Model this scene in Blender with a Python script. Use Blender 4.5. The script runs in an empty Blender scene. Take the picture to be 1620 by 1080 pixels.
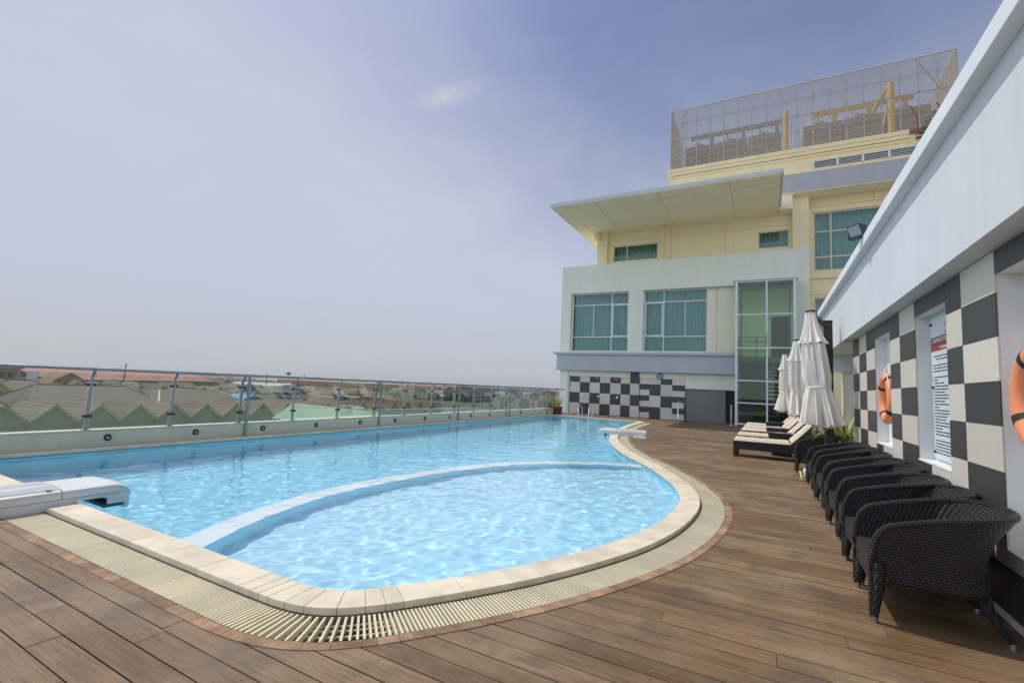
SUN_E = 2.6; SKY_E = .11; EXPO = .07; SKY_FILL = 2.1
SKY_TINT = (.37, .43, .68); HAZE_C = (4.4, 4.66, 4.70); HAZE_UP = (4.62, 5.08, 6.25); CLOUD_C = (5.4, 5.6, 5.9)
import bpy, math, random
from math import sin, cos, pi, radians, sqrt, atan2, floor, hypot
from mathutils import Vector, Matrix, noise
random.seed(7)
sc = bpy.context.scene
col = sc.collection

# ------------------------------------------------------------------ helpers
class MB:
    """collects shapes for ONE mesh"""
    def __init__(s):
        s.v = []; s.f = []; s.m = []; s.sm = []; s.uv = []; s.g = []
    def add(s, vs, fs, mi=0, smooth=False, uvs=None):
        o = len(s.v); s.v += [tuple(p) for p in vs]; s.g.append((o, len(s.v), len(s.f), len(s.f)+len(fs)))
        for k, f in enumerate(fs):
            s.f.append(tuple(i + o for i in f)); s.m.append(mi); s.sm.append(smooth)
            s.uv.append(uvs[k] if uvs else None)
        return s
    def box(s, x0, x1, y0, y1, z0, z1, mi=0):
        v = [(x0,y0,z0),(x1,y0,z0),(x1,y1,z0),(x0,y1,z0),(x0,y0,z1),(x1,y0,z1),(x1,y1,z1),(x0,y1,z1)]
        return s.add(v, [(0,3,2,1),(4,5,6,7),(0,1,5,4),(1,2,6,5),(2,3,7,6),(3,0,4,7)], mi)
    def quad(s, a, b, c, d, mi=0):
        return s.add([a,b,c,d], [(0,1,2,3)], mi)
    def prism(s, poly, d, mi=0, smooth=False):
        """poly: list of 3d points, d: extrusion vector"""
        n = len(poly); d = Vector(d)
        v = [tuple(p) for p in poly] + [tuple(Vector(p) + d) for p in poly]
        f = [tuple(range(n))[::-1], tuple(range(n, 2*n))]
        f += [(i, (i+1) % n, n + (i+1) % n, n + i) for i in range(n)]
        return s.add(v, f, mi, smooth)
    def tube(s, path, r, n=8, mi=0, cap=True, smooth=True):
        P = [Vector(p) for p in path]; R = r if isinstance(r, (list, tuple)) else [r]*len(P)
        vs = []; fs = []; up = None
        for i, p in enumerate(P):
            t = (P[min(i+1, len(P)-1)] - P[max(i-1, 0)]).normalized()
            if up is None:
                up = Vector((0,0,1)) if abs(t.z) < .9 else Vector((1,0,0))
            a = t.cross(up).normalized(); b = a.cross(t).normalized(); up = b
            for k in range(n):
                w = 2*pi*k/n
                vs.append(p + (a*cos(w) + b*sin(w))*R[i])
        for i in range(len(P)-1):
            for k in range(n):
                k2 = (k+1) % n
                fs.append((i*n+k, i*n+k2, (i+1)*n+k2, (i+1)*n+k))
        s.add(vs, fs, mi, smooth)
        if cap:
            m = (len(P)-1)*n
            s.add(vs[:n], [tuple(range(n))[::-1]], mi); s.add(vs[m:], [tuple(range(n))], mi)
        return s
    def cyl(s, c, r, h, n=16, mi=0, axis='z', r2=None):
        c = Vector(c); d = {'x': Vector((h,0,0)), 'y': Vector((0,h,0)), 'z': Vector((0,0,h))}[axis]
        return s.tube([c, c+d], [r, r if r2 is None else r2], n, mi)
    def rod(s, a, b, w, h, mi=0):
        """square bar from a to b, w wide (horizontal) and h deep"""
        a = Vector(a); b = Vector(b); t = (b-a).normalized()
        u = Vector((0,0,1)) if abs(t.z) < .95 else Vector((0,1,0))
        p = t.cross(u).normalized()*w/2; q = p.normalized().cross(t).normalized()*h/2
        v = [a-p-q, a+p-q, a+p+q, a-p+q, b-p-q, b+p-q, b+p+q, b-p+q]
        return s.add(v, [(0,3,2,1),(4,5,6,7),(0,1,5,4),(1,2,6,5),(2,3,7,6),(3,0,4,7)], mi)
    def lathe(s, prof, c=(0,0,0), n=24, mi=0, smooth=True):
        vs = []; fs = []
        for r, z in prof:
            for k in range(n):
                w = 2*pi*k/n; vs.append((c[0]+r*cos(w), c[1]+r*sin(w), c[2]+z))
        for i in range(len(prof)-1):
            for k in range(n):
                k2 = (k+1) % n; fs.append((i*n+k, i*n+k2, (i+1)*n+k2, (i+1)*n+k))
        return s.add(vs, fs, mi, smooth)
    def build_each(s, name, mats, parent=None, bevel=0):
        """every added shape becomes an object of its own"""
        out = []
        for v0, v1, f0, f1 in s.g:
            q = MB(); q.v = s.v[v0:v1]; q.f = [tuple(i-v0 for i in f) for f in s.f[f0:f1]]; q.m = s.m[f0:f1]; q.sm = s.sm[f0:f1]; q.uv = s.uv[f0:f1]
            out.append(q.build(name, mats, parent, bevel))
        return out
    def build(s, name, mats, parent=None, bevel=0, world=True, seg=2):
        me = bpy.data.meshes.new(name)
        off = Vector((0,0,0))
        if parent is not None and world: off = world_loc(parent)
        me.from_pydata([tuple(Vector(p) - off) for p in s.v], [], s.f)
        if not isinstance(mats, (list, tuple)): mats = [mats]
        for m in mats: me.materials.append(m)
        for p, mi, sm in zip(me.polygons, s.m, s.sm):
            p.material_index = mi; p.use_smooth = sm
        if any(s.uv):
            ul = me.uv_layers.new(name='UVMap')
            for p, uv in zip(me.polygons, s.uv):
                if uv:
                    for li, w in zip(p.loop_indices, uv): ul.data[li].uv = w
        me.update()
        o = bpy.data.objects.new(name, me); col.objects.link(o)
        if parent is not None: o.parent = parent
        if bevel:
            b = o.modifiers.new('bevel', 'BEVEL'); b.width = bevel; b.segments = seg
            b.limit_method = 'ANGLE'; b.angle_limit = radians(40)
        return o

def world_loc(o):
    v = Vector((0,0,0))
    while o is not None:
        v += o.location; o = o.parent
    return v
def tag(o, label=None, cat=None, group=None, kind=None):
    if label: o['label'] = label
    if cat: o['category'] = cat
    if group: o['group'] = group
    if kind: o['kind'] = kind
    return o
def thing(name, label, cat, loc=(0,0,0), group=None, kind=None, rz=0):
    o = bpy.data.objects.new(name, None); col.objects.link(o)
    o.location = loc; o.rotation_euler.z = rz; o.empty_display_size = .2
    return tag(o, label, cat, group, kind)
def kids(o): return [c for c in bpy.data.objects if c.parent == o]
def copy_tree(o, parent=None):
    c = o.copy(); col.objects.link(c)
    if parent is not None: c.parent = parent
    for ch in kids(o): copy_tree(ch, c)
    return c

# ------------------------------------------------------------------ materials
def lin(c):
    return tuple(((x+.055)/1.055)**2.4 if x > .04045 else x/12.92 for x in c)
def new_mat(name):
    m = bpy.data.materials.new(name); m.use_nodes = True
    nt = m.node_tree; nt.nodes.clear()
    out = nt.nodes.new('ShaderNodeOutputMaterial')
    return m, nt, out
def N(nt, t, **kw):
    n = nt.nodes.new(t)
    for k, v in kw.items():
        if k.startswith('i_'):
            key = k[2:]
            key = int(key) if key.isdigit() else key.replace('_', ' ')
            n.inputs[key].default_value = v
        else: setattr(n, k, v)
    return n
def L(nt, a, b): nt.links.new(a, b)
def math_(nt, op, a, b=None, c=None):
    n = nt.nodes.new('ShaderNodeMath'); n.operation = op
    for i, x in enumerate((a, b, c)):
        if x is None: continue
        if isinstance(x, (int, float)): n.inputs[i].default_value = x
        else: L(nt, x, n.inputs[i])
    return n.outputs[0]
def mixc(nt, fac, a, b, mode='MIX'):
    n = nt.nodes.new('ShaderNodeMix'); n.data_type = 'RGBA'; n.blend_type = mode
    for i, x in ((0, fac), (6, a), (7, b)):
        if isinstance(x, (int, float)): n.inputs[i].default_value = x
        elif isinstance(x, tuple): n.inputs[i].default_value = (*x, 1) if len(x) == 3 else x
        else: L(nt, x, n.inputs[i])
    return n.outputs[2]
def ramp(nt, fac, stops):
    n = nt.nodes.new('ShaderNodeValToRGB'); e = n.color_ramp.elements
    while len(e) < len(stops): e.new(.5)
    for k, (p, c) in enumerate(stops):
        e[k].position = p; e[k].color = (*c, 1) if len(c) == 3 else c
    L(nt, fac, n.inputs[0]); return n.outputs[0]
def pm(name, c, rough=.6, var=.12, scale=3., streak=0., bump=0., bscale=60., metal=0., spec=.5, stretch=(1,1,1), island=0., c2=None, coat=0.):
    """plain painted / stone / cloth surface: base colour with soft blotches, optional down-streaks, fine bump, per-piece variation"""
    m, nt, out = new_mat(name)
    b = N(nt, 'ShaderNodeBsdfPrincipled', i_Roughness=rough, i_Metallic=metal)
    b.inputs['Specular IOR Level'].default_value = spec
    if coat: b.inputs['Coat Weight'].default_value = coat
    tc = N(nt, 'ShaderNodeTexCoord')
    mp = N(nt, 'ShaderNodeMapping'); mp.inputs['Scale'].default_value = stretch
    L(nt, tc.outputs['Object'], mp.inputs[0])
    nz = N(nt, 'ShaderNodeTexNoise', i_Scale=scale, i_Detail=5., i_Roughness=.6)
    L(nt, mp.outputs[0], nz.inputs[0])
    lo = tuple(x*(1-var) for x in c); hi = tuple(min(1, x*(1+var)) for x in (c2 or c))
    cc = ramp(nt, nz.outputs[0], [(.3, lo), (.7, hi)])
    if streak:
        mp2 = N(nt, 'ShaderNodeMapping'); mp2.inputs['Scale'].default_value = (3.5, 3.5, .22)
        L(nt, tc.outputs['Object'], mp2.inputs[0])
        n2 = N(nt, 'ShaderNodeTexNoise', i_Scale=1.6, i_Detail=6., i_Roughness=.65)
        L(nt, mp2.outputs[0], n2.inputs[0])
        f = ramp(nt, n2.outputs[0], [(.45, (0,0,0)), (.75, (1,1,1))])
        cc = mixc(nt, math_(nt, 'MULTIPLY', f, streak), cc, tuple(x*.45 for x in c))
    if island:
        g = N(nt, 'ShaderNodeNewGeometry')
        k = math_(nt, 'MULTIPLY_ADD', g.outputs['Random Per Island'], 2*island, 1-island)
        hs = N(nt, 'ShaderNodeHueSaturation'); L(nt, cc, hs.inputs['Color']); L(nt, k, hs.inputs['Value'])
        cc = hs.outputs[0]
    L(nt, cc, b.inputs['Base Color'])
    rr = math_(nt, 'MULTIPLY_ADD', nz.outputs[0], .25, max(0, rough-.12)); L(nt, rr, b.inputs['Roughness'])
    if bump:
        n3 = N(nt, 'ShaderNodeTexNoise', i_Scale=bscale, i_Detail=4.)
        L(nt, mp.outputs[0], n3.inputs[0])
        bp = N(nt, 'ShaderNodeBump', i_Strength=bump, i_Distance=.01); L(nt, n3.outputs[0], bp.inputs['Height'])
        L(nt, bp.outputs[0], b.inputs['Normal'])
    L(nt, b.outputs[0], out.inputs[0])
    return m
def glass_mat(name, tint, refl=1., rough=0.0):
    """thin pane: lets tinted light straight through and mirrors by Fresnel"""
    m, nt, out = new_mat(name)
    t = N(nt, 'ShaderNodeBsdfTransparent'); t.inputs[0].default_value = (*tint, 1)
    g = N(nt, 'ShaderNodeBsdfGlossy', i_Roughness=rough)
    g.inputs[0].default_value = (1,1,1,1)
    fr = N(nt, 'ShaderNodeFresnel', i_IOR=1.5)
    mx = N(nt, 'ShaderNodeMixShader')
    L(nt, math_(nt, 'MINIMUM', math_(nt, 'MULTIPLY', fr.outputs[0], refl), 1.), mx.inputs[0])
    L(nt, t.outputs[0], mx.inputs[1]); L(nt, g.outputs[0], mx.inputs[2]); L(nt, mx.outputs[0], out.inputs[0])
    return m

def wood_mat():
    m, nt, out = new_mat('weathered_decking')
    b = N(nt, 'ShaderNodeBsdfPrincipled', i_Roughness=.5)
    b.inputs['Specular IOR Level'].default_value = .35
    tc = N(nt, 'ShaderNodeTexCoord'); g = N(nt, 'ShaderNodeNewGeometry')
    # shift the grain for every board
    sh = N(nt, 'ShaderNodeVectorMath', operation='MULTIPLY_ADD')
    cmb = N(nt, 'ShaderNodeCombineXYZ'); L(nt, g.outputs['Random Per Island'], cmb.inputs[0]); L(nt, g.outputs['Random Per Island'], cmb.inputs[2])
    L(nt, cmb.outputs[0], sh.inputs[0]); sh.inputs[1].default_value = (40, 0, 25); L(nt, tc.outputs['Object'], sh.inputs[2])
    mp = N(nt, 'ShaderNodeMapping'); mp.inputs['Scale'].default_value = (1.2, 26, 1); L(nt, sh.outputs[0], mp.inputs[0])
    gr = N(nt, 'ShaderNodeTexNoise', i_Scale=2.2, i_Detail=7., i_Roughness=.65); L(nt, mp.outputs[0], gr.inputs[0])
    base = ramp(nt, g.outputs['Random Per Island'], [(0, (.172,.103,.050)), (.22, (.260,.166,.086)), (.45, (.315,.208,.110)), (.62, (.205,.125,.062)), (.82, (.275,.172,.087)), (1, (.36,.245,.136))])
    dark = mixc(nt, 1., base, (.50,.46,.43), 'MULTIPLY')
    c1 = mixc(nt, ramp(nt, gr.outputs[0], [(.34, (0,0,0)), (.68, (1,1,1))]), dark, base)
    # grey bleaching and damp stains over many boards
    st = N(nt, 'ShaderNodeTexNoise', i_Scale=.9, i_Detail=6., i_Roughness=.62); L(nt, tc.outputs['Object'], st.inputs[0])
    c2 = mixc(nt, math_(nt, 'MULTIPLY', ramp(nt, st.outputs[0], [(.45, (0,0,0)), (.66, (1,1,1))]), .45), c1, (.37,.285,.185))
    st2 = N(nt, 'ShaderNodeTexNoise', i_Scale=2.7, i_Detail=5., i_Roughness=.55, i_Distortion=.4); L(nt, tc.outputs['Object'], st2.inputs[0])
    c3 = mixc(nt, math_(nt, 'MULTIPLY', ramp(nt, st2.outputs[0], [(.50, (0,0,0)), (.66, (1,1,1))]), .60), c2, (.105,.078,.055))
    # pale scuffs
    mp3 = N(nt, 'ShaderNodeMapping'); mp3.inputs['Scale'].default_value = (5, 40, 1); L(nt, tc.outputs['Object'], mp3.inputs[0])
    sp = N(nt, 'ShaderNodeTexNoise', i_Scale=1.5, i_Detail=8., i_Roughness=.8); L(nt, mp3.outputs[0], sp.inputs[0])
    c4 = mixc(nt, math_(nt, 'MULTIPLY', ramp(nt, sp.outputs[0], [(.57, (0,0,0)), (.72, (1,1,1))]), .5), c3, (.46,.38,.27))
    L(nt, c4, b.inputs['Base Color'])
    L(nt, math_(nt, 'MULTIPLY_ADD', st.outputs[0], -.25, .66), b.inputs['Roughness'])
    bp = N(nt, 'ShaderNodeBump', i_Strength=.35, i_Distance=.004); L(nt, gr.outputs[0], bp.inputs['Height']); L(nt, bp.outputs[0], b.inputs['Normal'])
    L(nt, b.outputs[0], out.inputs[0]); return m

def wicker_mat(name, c, pu=.030, pv=.022, gloss=.42):
    """woven strands over the UV map (metres): each row arches, strands pass over and under"""
    m, nt, out = new_mat(name)
    b = N(nt, 'ShaderNodeBsdfPrincipled', i_Roughness=gloss); b.inputs['Specular IOR Level'].default_value = .35
    uv = N(nt, 'ShaderNodeUVMap'); sx = N(nt, 'ShaderNodeSeparateXYZ'); L(nt, uv.outputs[0], sx.inputs[0])
    v = math_(nt, 'DIVIDE', sx.outputs[1], pv); u = math_(nt, 'DIVIDE', sx.outputs[0], pu)
    row = math_(nt, 'FLOOR', v)
    arch = math_(nt, 'ABSOLUTE', math_(nt, 'SINE', math_(nt, 'MULTIPLY', v, pi)))
    ph = math_(nt, 'MULTIPLY_ADD', u, 2*pi, math_(nt, 'MULTIPLY', row, pi*.5))
    over = math_(nt, 'MULTIPLY_ADD', math_(nt, 'SINE', ph), .5, .5)
    h = math_(nt, 'MULTIPLY', math_(nt, 'POWER', arch, .6), math_(nt, 'MULTIPLY_ADD', over, .75, .25))
    nz = N(nt, 'ShaderNodeTexNoise', i_Scale=9., i_Detail=3.)
    cc = mixc(nt, nz.outputs[0], tuple(x*.75 for x in c), tuple(x*1.35 for x in c))
    cc = mixc(nt, h, tuple(x*.3 for x in c), cc)
    L(nt, cc, b.inputs['Base Color'])
    bp = N(nt, 'ShaderNodeBump', i_Strength=1., i_Distance=.010); L(nt, h, bp.inputs['Height']); L(nt, bp.outputs[0], b.inputs['Normal'])
    L(nt, b.outputs[0], out.inputs[0]); return m

def tile_mat(name, c, weave=.25):
    """porcelain tile with a fine linen texture, each tile its own tint"""
    m, nt, out = new_mat(name)
    b = N(nt, 'ShaderNodeBsdfPrincipled', i_Roughness=.42)
    tc = N(nt, 'ShaderNodeTexCoord'); g = N(nt, 'ShaderNodeNewGeometry')
    def lines(scale):
        mp = N(nt, 'ShaderNodeMapping'); mp.inputs['Scale'].default_value = scale; L(nt, tc.outputs['Object'], mp.inputs[0])
        n = N(nt, 'ShaderNodeTexNoise', i_Scale=1., i_Detail=2.); L(nt, mp.outputs[0], n.inputs[0]); return n.outputs[0]
    w = math_(nt, 'MULTIPLY_ADD', lines((9, 9, 420)), .6, math_(nt, 'MULTIPLY', lines((300, 300, 9)), .4))
    cc = mixc(nt, ramp(nt, w, [(.35, (0,0,0)), (.65, (1,1,1))]), tuple(x*(1-weave) for x in c), tuple(x*(1+weave*.6) for x in c))
    hs = N(nt, 'ShaderNodeHueSaturation'); L(nt, cc, hs.inputs['Color'])
    L(nt, math_(nt, 'MULTIPLY_ADD', g.outputs['Random Per Island'], .16, .92), hs.inputs['Value'])
    L(nt, hs.outputs[0], b.inputs['Base Color'])
    bp = N(nt, 'ShaderNodeBump', i_Strength=.15, i_Distance=.002); L(nt, w, bp.inputs['Height']); L(nt, bp.outputs[0], b.inputs['Normal'])
    L(nt, b.outputs[0], out.inputs[0]); return m

def leaf_mat(name, ca, cb, cd=None):
    m, nt, out = new_mat(name)
    g = N(nt, 'ShaderNodeNewGeometry')
    c = ramp(nt, g.outputs['Random Per Island'], [(0, ca), (.55, cb), (1, cd or cb)])
    d = N(nt, 'ShaderNodeBsdfPrincipled', i_Roughness=.5); L(nt, c, d.inputs['Base Color'])
    t = N(nt, 'ShaderNodeBsdfTranslucent'); L(nt, c, t.inputs[0])
    mx = N(nt, 'ShaderNodeMixShader', i_0=.3); L(nt, d.outputs[0], mx.inputs[1]); L(nt, t.outputs[0], mx.inputs[2]); L(nt, mx.outputs[0], out.inputs[0])
    return m

def rooftile_mat(name, c, pitch=.33, var=.25):
    m, nt, out = new_mat(name)
    b = N(nt, 'ShaderNodeBsdfPrincipled', i_Roughness=.75)
    tc = N(nt, 'ShaderNodeTexCoord'); sx = N(nt, 'ShaderNodeSeparateXYZ'); L(nt, tc.outputs['Object'], sx.inputs[0])
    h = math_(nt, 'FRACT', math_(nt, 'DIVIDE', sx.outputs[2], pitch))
    e = ramp(nt, h, [(0, (.35,.35,.35)), (.22, (1,1,1))])  # dark line per course: shadow under the tile laps put into the colour
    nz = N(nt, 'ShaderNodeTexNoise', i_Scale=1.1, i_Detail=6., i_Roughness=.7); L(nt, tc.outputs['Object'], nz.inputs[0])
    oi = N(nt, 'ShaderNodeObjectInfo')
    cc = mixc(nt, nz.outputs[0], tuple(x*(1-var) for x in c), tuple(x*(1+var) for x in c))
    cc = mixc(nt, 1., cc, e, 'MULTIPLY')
    hs = N(nt, 'ShaderNodeHueSaturation'); L(nt, cc, hs.inputs['Color']); L(nt, math_(nt, 'MULTIPLY_ADD', oi.outputs['Random'], .35, .83), hs.inputs['Value'])
    L(nt, hs.outputs[0], b.inputs['Base Color'])
    bp = N(nt, 'ShaderNodeBump', i_Strength=.6, i_Distance=.05); L(nt, h, bp.inputs['Height']); L(nt, bp.outputs[0], b.inputs['Normal'])
    L(nt, b.outputs[0], out.inputs[0]); return m

M = {}
M['deck'] = wood_mat()
M['screw'] = pm('deck_screw', (.05,.045,.04), .5, .1, 5, metal=.6)
M['under'] = pm('deck_underlay', (.03,.025,.02), .9)
M['coping'] = pm('sandstone_coping', (.70,.625,.47), .62, .11, 5, bump=.25, bscale=90, island=.07, c2=(.76,.68,.50))
M['joint'] = pm('coping_mortar', (.30,.24,.17), .9, .2, 12)
M['brick'] = pm('terracotta_edging', (.25,.150,.085), .8, .25, 9, bump=.3, bscale=70, island=.34, c2=(.34,.21,.125))
M['grate'] = pm('cream_grating', (.72,.66,.46), .5, .10, 2.5, island=.06)
M['channel'] = pm('drain_channel', (.30,.24,.17), .8, .3, 6)
M['poolblue'] = pm('pool_blue_lining', (.37,.82,1.0), .6, .05, 3)
M['poolsunlit'] = pm('sunlit_pool_lining', (.57,.86,1.0), .6, .05, 3)  # lining lightened: bright sun and caustics of the shallows put into the colour
M['poolwhite'] = pm('pool_white_lining', (.95,.95,.93), .6, .03, 4)
M['white'] = pm('white_render', (.64,.675,.695), .75, .035, 1.2, streak=.10, bump=.08, bscale=120)
M['whitejamb'] = pm('white_jamb', (.72,.73,.72), .7, .03, 2)
M['slab'] = pm('white_roof_slab', (.74,.77,.79), .75, .04, 1.5, streak=.06)
M['parapet'] = pm('parapet_paint', (.70,.66,.50), .75, .05, 2, streak=.18)
M['steel'] = pm('brushed_steel', (.36,.37,.34), .42, .12, 8, metal=1.)
M['chrome'] = pm('polished_steel', (.80,.82,.84), .12, .03, 8, metal=1.)
M['darkmetal'] = pm('dark_metal', (.05,.045,.042), .45, .15, 6, metal=.3)
M['bronze'] = pm('bronze_railing', (.10,.075,.05), .5, .1, 6)
M['railglass'] = glass_mat('railing_glass', (.86,.92,.87), .7)
M['winglass'] = glass_mat('tinted_window_glass', (.72,.87,.83), 1.0)
M['towerglass'] = glass_mat('tower_glass', (.84,.98,.84), .85)
M['frame'] = pm('white_window_frame', (.72,.74,.77), .5, .04, 3)
M['framecream'] = pm('cream_window_frame', (.66,.60,.47), .6, .04, 3)
M['greenwall'] = pm('pale_green_render', (.78,.82,.69), .8, .03, .8, streak=.11, bump=.1, bscale=80)
M['cream'] = pm('cream_render', (.90,.79,.48), .8, .03, .9, streak=.12, bump=.1, bscale=80)
M['soffit'] = pm('cream_soffit', (.95,.85,.60), .8, .05, .8)
M['bluegrey'] = pm('blue_grey_band', (.45,.49,.515), .7, .04, 1, streak=.12)
M['greyfascia'] = pm('grey_fascia', (.46,.47,.475), .7, .05, 1.2, streak=.15)
M['roofedge'] = pm('roof_edge_metal', (.62,.63,.62), .6, .05, 2)
M['grey'] = pm('grey_render', (.20,.20,.18), .8, .05, 1)
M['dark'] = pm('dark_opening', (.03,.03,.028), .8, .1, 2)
M['curtain'] = pm('teal_curtain', (.50,.63,.62), .85, .12, 7, stretch=(1,1,.1))
M['tilelight'] = tile_mat('light_linen_tile', (.66,.62,.53), .12)
M['tiledark'] = tile_mat('dark_linen_tile', (.050,.047,.045), .35)
M['grout'] = pm('white_grout', (.62,.60,.55), .9, .08, 10)
M['wicker'] = wicker_mat('black_wicker', (.036,.032,.032), .027, .0175, gloss=.36)
M['wickerfine'] = wicker_mat('fine_black_wicker', (.060,.055,.054), .020, .015, .4)
M['cushion'] = pm('cream_cushion', (.66,.57,.44), .9, .10, 6, bump=.5, bscale=30)
M['piping'] = pm('brown_piping', (.20,.15,.11), .9, .1, 6)
M['canvas'] = pm('off_white_canvas', (.90,.86,.77), .9, .05, 4, bump=.3, bscale=180)
M['mast'] = pm('dark_brown_mast', (.030,.021,.018), .45, .15, 5)
M['orange'] = pm('orange_buoy', (.86,.30,.13), .55, .06, 6, bump=.15, bscale=60)
M['black'] = pm('black_band', (.02,.02,.02), .7, .1, 6)
M['filter'] = pm('white_filter_plastic', (.72,.73,.71), .42, .05, 2, bump=.05, bscale=200)
M['filtergap'] = pm('filter_slot', (.10,.09,.08), .7)
M['maroon'] = pm('maroon_pot', (.12,.035,.035), .6, .15, 5)
M['leafyellow'] = leaf_mat('yellow_leaves', (.40,.46,.04), (.75,.66,.06), (.85,.66,.05))
M['leafgreen'] = leaf_mat('strappy_leaves', (.07,.16,.03), (.22,.33,.06), (.42,.46,.12))
M['signglass'] = pm('notice_panel', (.66,.76,.78), .25, .03, 2)
M['red'] = pm('dark_red_print', (.26,.035,.035), .5, .08, 8)
M['ink'] = pm('dark_print', (.05,.06,.065), .6, .1, 8)
M['paper'] = pm('pale_print', (.80,.78,.74), .6, .04, 8)
M['yellow'] = pm('pale_yellow_plastic', (.72,.66,.24), .5, .06, 4)
M['yellowpipe'] = pm('yellow_pipe', (.66,.44,.05), .6, .12, 3)
M['chiller'] = pm('chiller_casing', (.34,.29,.23), .7, .10, 2, streak=.2)
M['mesh'] = pm('screen_slats', (.50,.46,.40), .6, .08, 3)
M['clock'] = pm('blue_clock_face', (.16,.36,.52), .4, .05, 4)
M['lamp'] = pm('floodlight_glass', (.34,.40,.44), .15, .05, 4)
M['redpaint'] = pm('red_stair_paint', (.36,.07,.05), .6, .12, 4)
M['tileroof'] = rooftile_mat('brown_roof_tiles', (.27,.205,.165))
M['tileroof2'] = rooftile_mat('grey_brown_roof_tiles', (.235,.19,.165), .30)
M['gable'] = pm('pale_green_gable', (.44,.46,.31), .85, .08, .7, streak=.2)
M['trim'] = pm('yellow_green_trim', (.52,.51,.28), .8, .1, 2)
M['townwall'] = pm('town_wall', (.50,.48,.38), .85, .12, .6, streak=.25)
M['greenroof'] = pm('pale_green_sheet_roof', (.46,.60,.42), .55, .06, .5, streak=.1)
M['greenside'] = pm('teal_sheet_wall', (.30,.44,.38), .6, .08, .6)
M['greyroof'] = pm('grey_sheet_roof', (.30,.29,.26), .6, .12, .5, streak=.2)
M['blueroof'] = pm('blue_sheet_roof', (.08,.30,.62), .5, .1, .6)
M['redroof'] = pm('salmon_sheet_roof', (.42,.17,.13), .7, .12, .2)
M['redwall'] = pm('brick_red_wall', (.36,.12,.09), .8, .2, .4)
M['pinkwall'] = pm('pink_white_wall', (.62,.50,.46), .8, .12, .2)
M['solar'] = pm('solar_panel', (.03,.06,.12), .2, .15, 3)
M['ground'] = pm('town_ground', (.17,.15,.115), .95, .3, .03)
M['tree'] = leaf_mat('far_tree_leaves', (.05,.08,.03), (.09,.13,.05))
# ------------------------------------------------------------------ camera, sky, sun
cam = bpy.data.cameras.new('camera'); co = bpy.data.objects.new('camera', cam); col.objects.link(co); sc.camera = co
X = Vector((0.88006732, 0.4724457, 0.04771349)); Y = Vector((0.00255092, -0.10518381, 0.99444953)); Z = Vector((0.47484208, -0.87506082, -0.093774))
co.matrix_world = Matrix(((X.x, Y.x, Z.x, 0), (X.y, Y.y, Z.y, 0), (X.z, Y.z, Z.z, 1.4), (0, 0, 0, 1)))
cam.sensor_width = 36; cam.lens = 36*744.582/1620; cam.clip_start = .05; cam.clip_end = 12000

EL = radians(60); AZ = radians(10)                  # sun: high, from the railing side and a little beyond the hotel front
S = Vector((-cos(AZ)*cos(EL), sin(AZ)*cos(EL), sin(EL)))
sun = bpy.data.lights.new('sun', 'SUN'); sun.energy = SUN_E; sun.angle = radians(.6); sun.color = (1., .94, .82)
so = bpy.data.objects.new('sun', sun); col.objects.link(so); so.location = (-20, 0, 40)
so.rotation_euler = S.to_track_quat('Z', 'Y').to_euler()
w = bpy.data.worlds.new('World'); sc.world = w; w.use_nodes = True
nt = w.node_tree; nt.nodes.clear()
out = nt.nodes.new('ShaderNodeOutputWorld'); bg = N(nt, 'ShaderNodeBackground', i_Strength=SKY_E)
sky = nt.nodes.new('ShaderNodeTexSky'); sky.sky_type = 'NISHITA'; sky.sun_disc = False
sky.sun_elevation = EL; sky.sun_rotation = -(pi/2 - AZ); sky.altitude = 20; sky.air_density = 1.3; sky.dust_density = 3.5; sky.ozone_density = 2.5
tc = N(nt, 'ShaderNodeTexCoord'); sx = N(nt, 'ShaderNodeSeparateXYZ'); L(nt, tc.outputs['Generated'], sx.inputs[0])
tint = mixc(nt, 1., sky.outputs[0], SKY_TINT, 'MULTIPLY')
# thin veil of haze, thick at the horizon, plus faint high cloud
hz = ramp(nt, sx.outputs[2], [(0., (.94,.94,.94)), (.14, (.88,.88,.88)), (.32, (.66,.66,.66)), (.58, (.20,.20,.20)), (.95, (0,0,0))])
mp = N(nt, 'ShaderNodeMapping'); mp.inputs['Scale'].default_value = (1.6, 1.6, 3.2); L(nt, tc.outputs['Generated'], mp.inputs[0])
cn = N(nt, 'ShaderNodeTexNoise', i_Scale=1.5, i_Detail=5., i_Roughness=.55, i_Distortion=.6); L(nt, mp.outputs[0], cn.inputs[0])
veil = math_(nt, 'MULTIPLY', ramp(nt, cn.outputs[0], [(.40, (0,0,0)), (.78, (1,1,1))]), math_(nt, 'SUBTRACT', .40, math_(nt, 'MULTIPLY', sx.outputs[2], .42)))
fac = math_(nt, 'MAXIMUM', 0., math_(nt, 'MINIMUM', 1., math_(nt, 'ADD', math_(nt, 'ADD', hz, veil), math_(nt, 'MULTIPLY', math_(nt, 'MAXIMUM', math_(nt, 'MULTIPLY_ADD', sx.outputs[0], -1., -.30), 0.), 1.3))))
# unseen sky behind the camera, brightened as added fill for the shaded hotel front
bank = ramp(nt, math_(nt, 'MULTIPLY_ADD', sx.outputs[1], -.5, .5), [(.50, (1/SKY_FILL,)*3), (.72, (1,1,1))])
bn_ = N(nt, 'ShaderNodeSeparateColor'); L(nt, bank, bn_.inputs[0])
hcol = N(nt, 'ShaderNodeVectorMath', operation='SCALE'); L(nt, ramp(nt, sx.outputs[2], [(0., tuple(h/8 for h in HAZE_C)), (.16, tuple(h/8 for h in HAZE_UP))]), hcol.inputs[0]); L(nt, math_(nt, 'MULTIPLY', bn_.outputs[0], 8*SKY_FILL), hcol.inputs['Scale'])
haze_c = mixc(nt, fac, tint, hcol.outputs[0])
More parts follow.
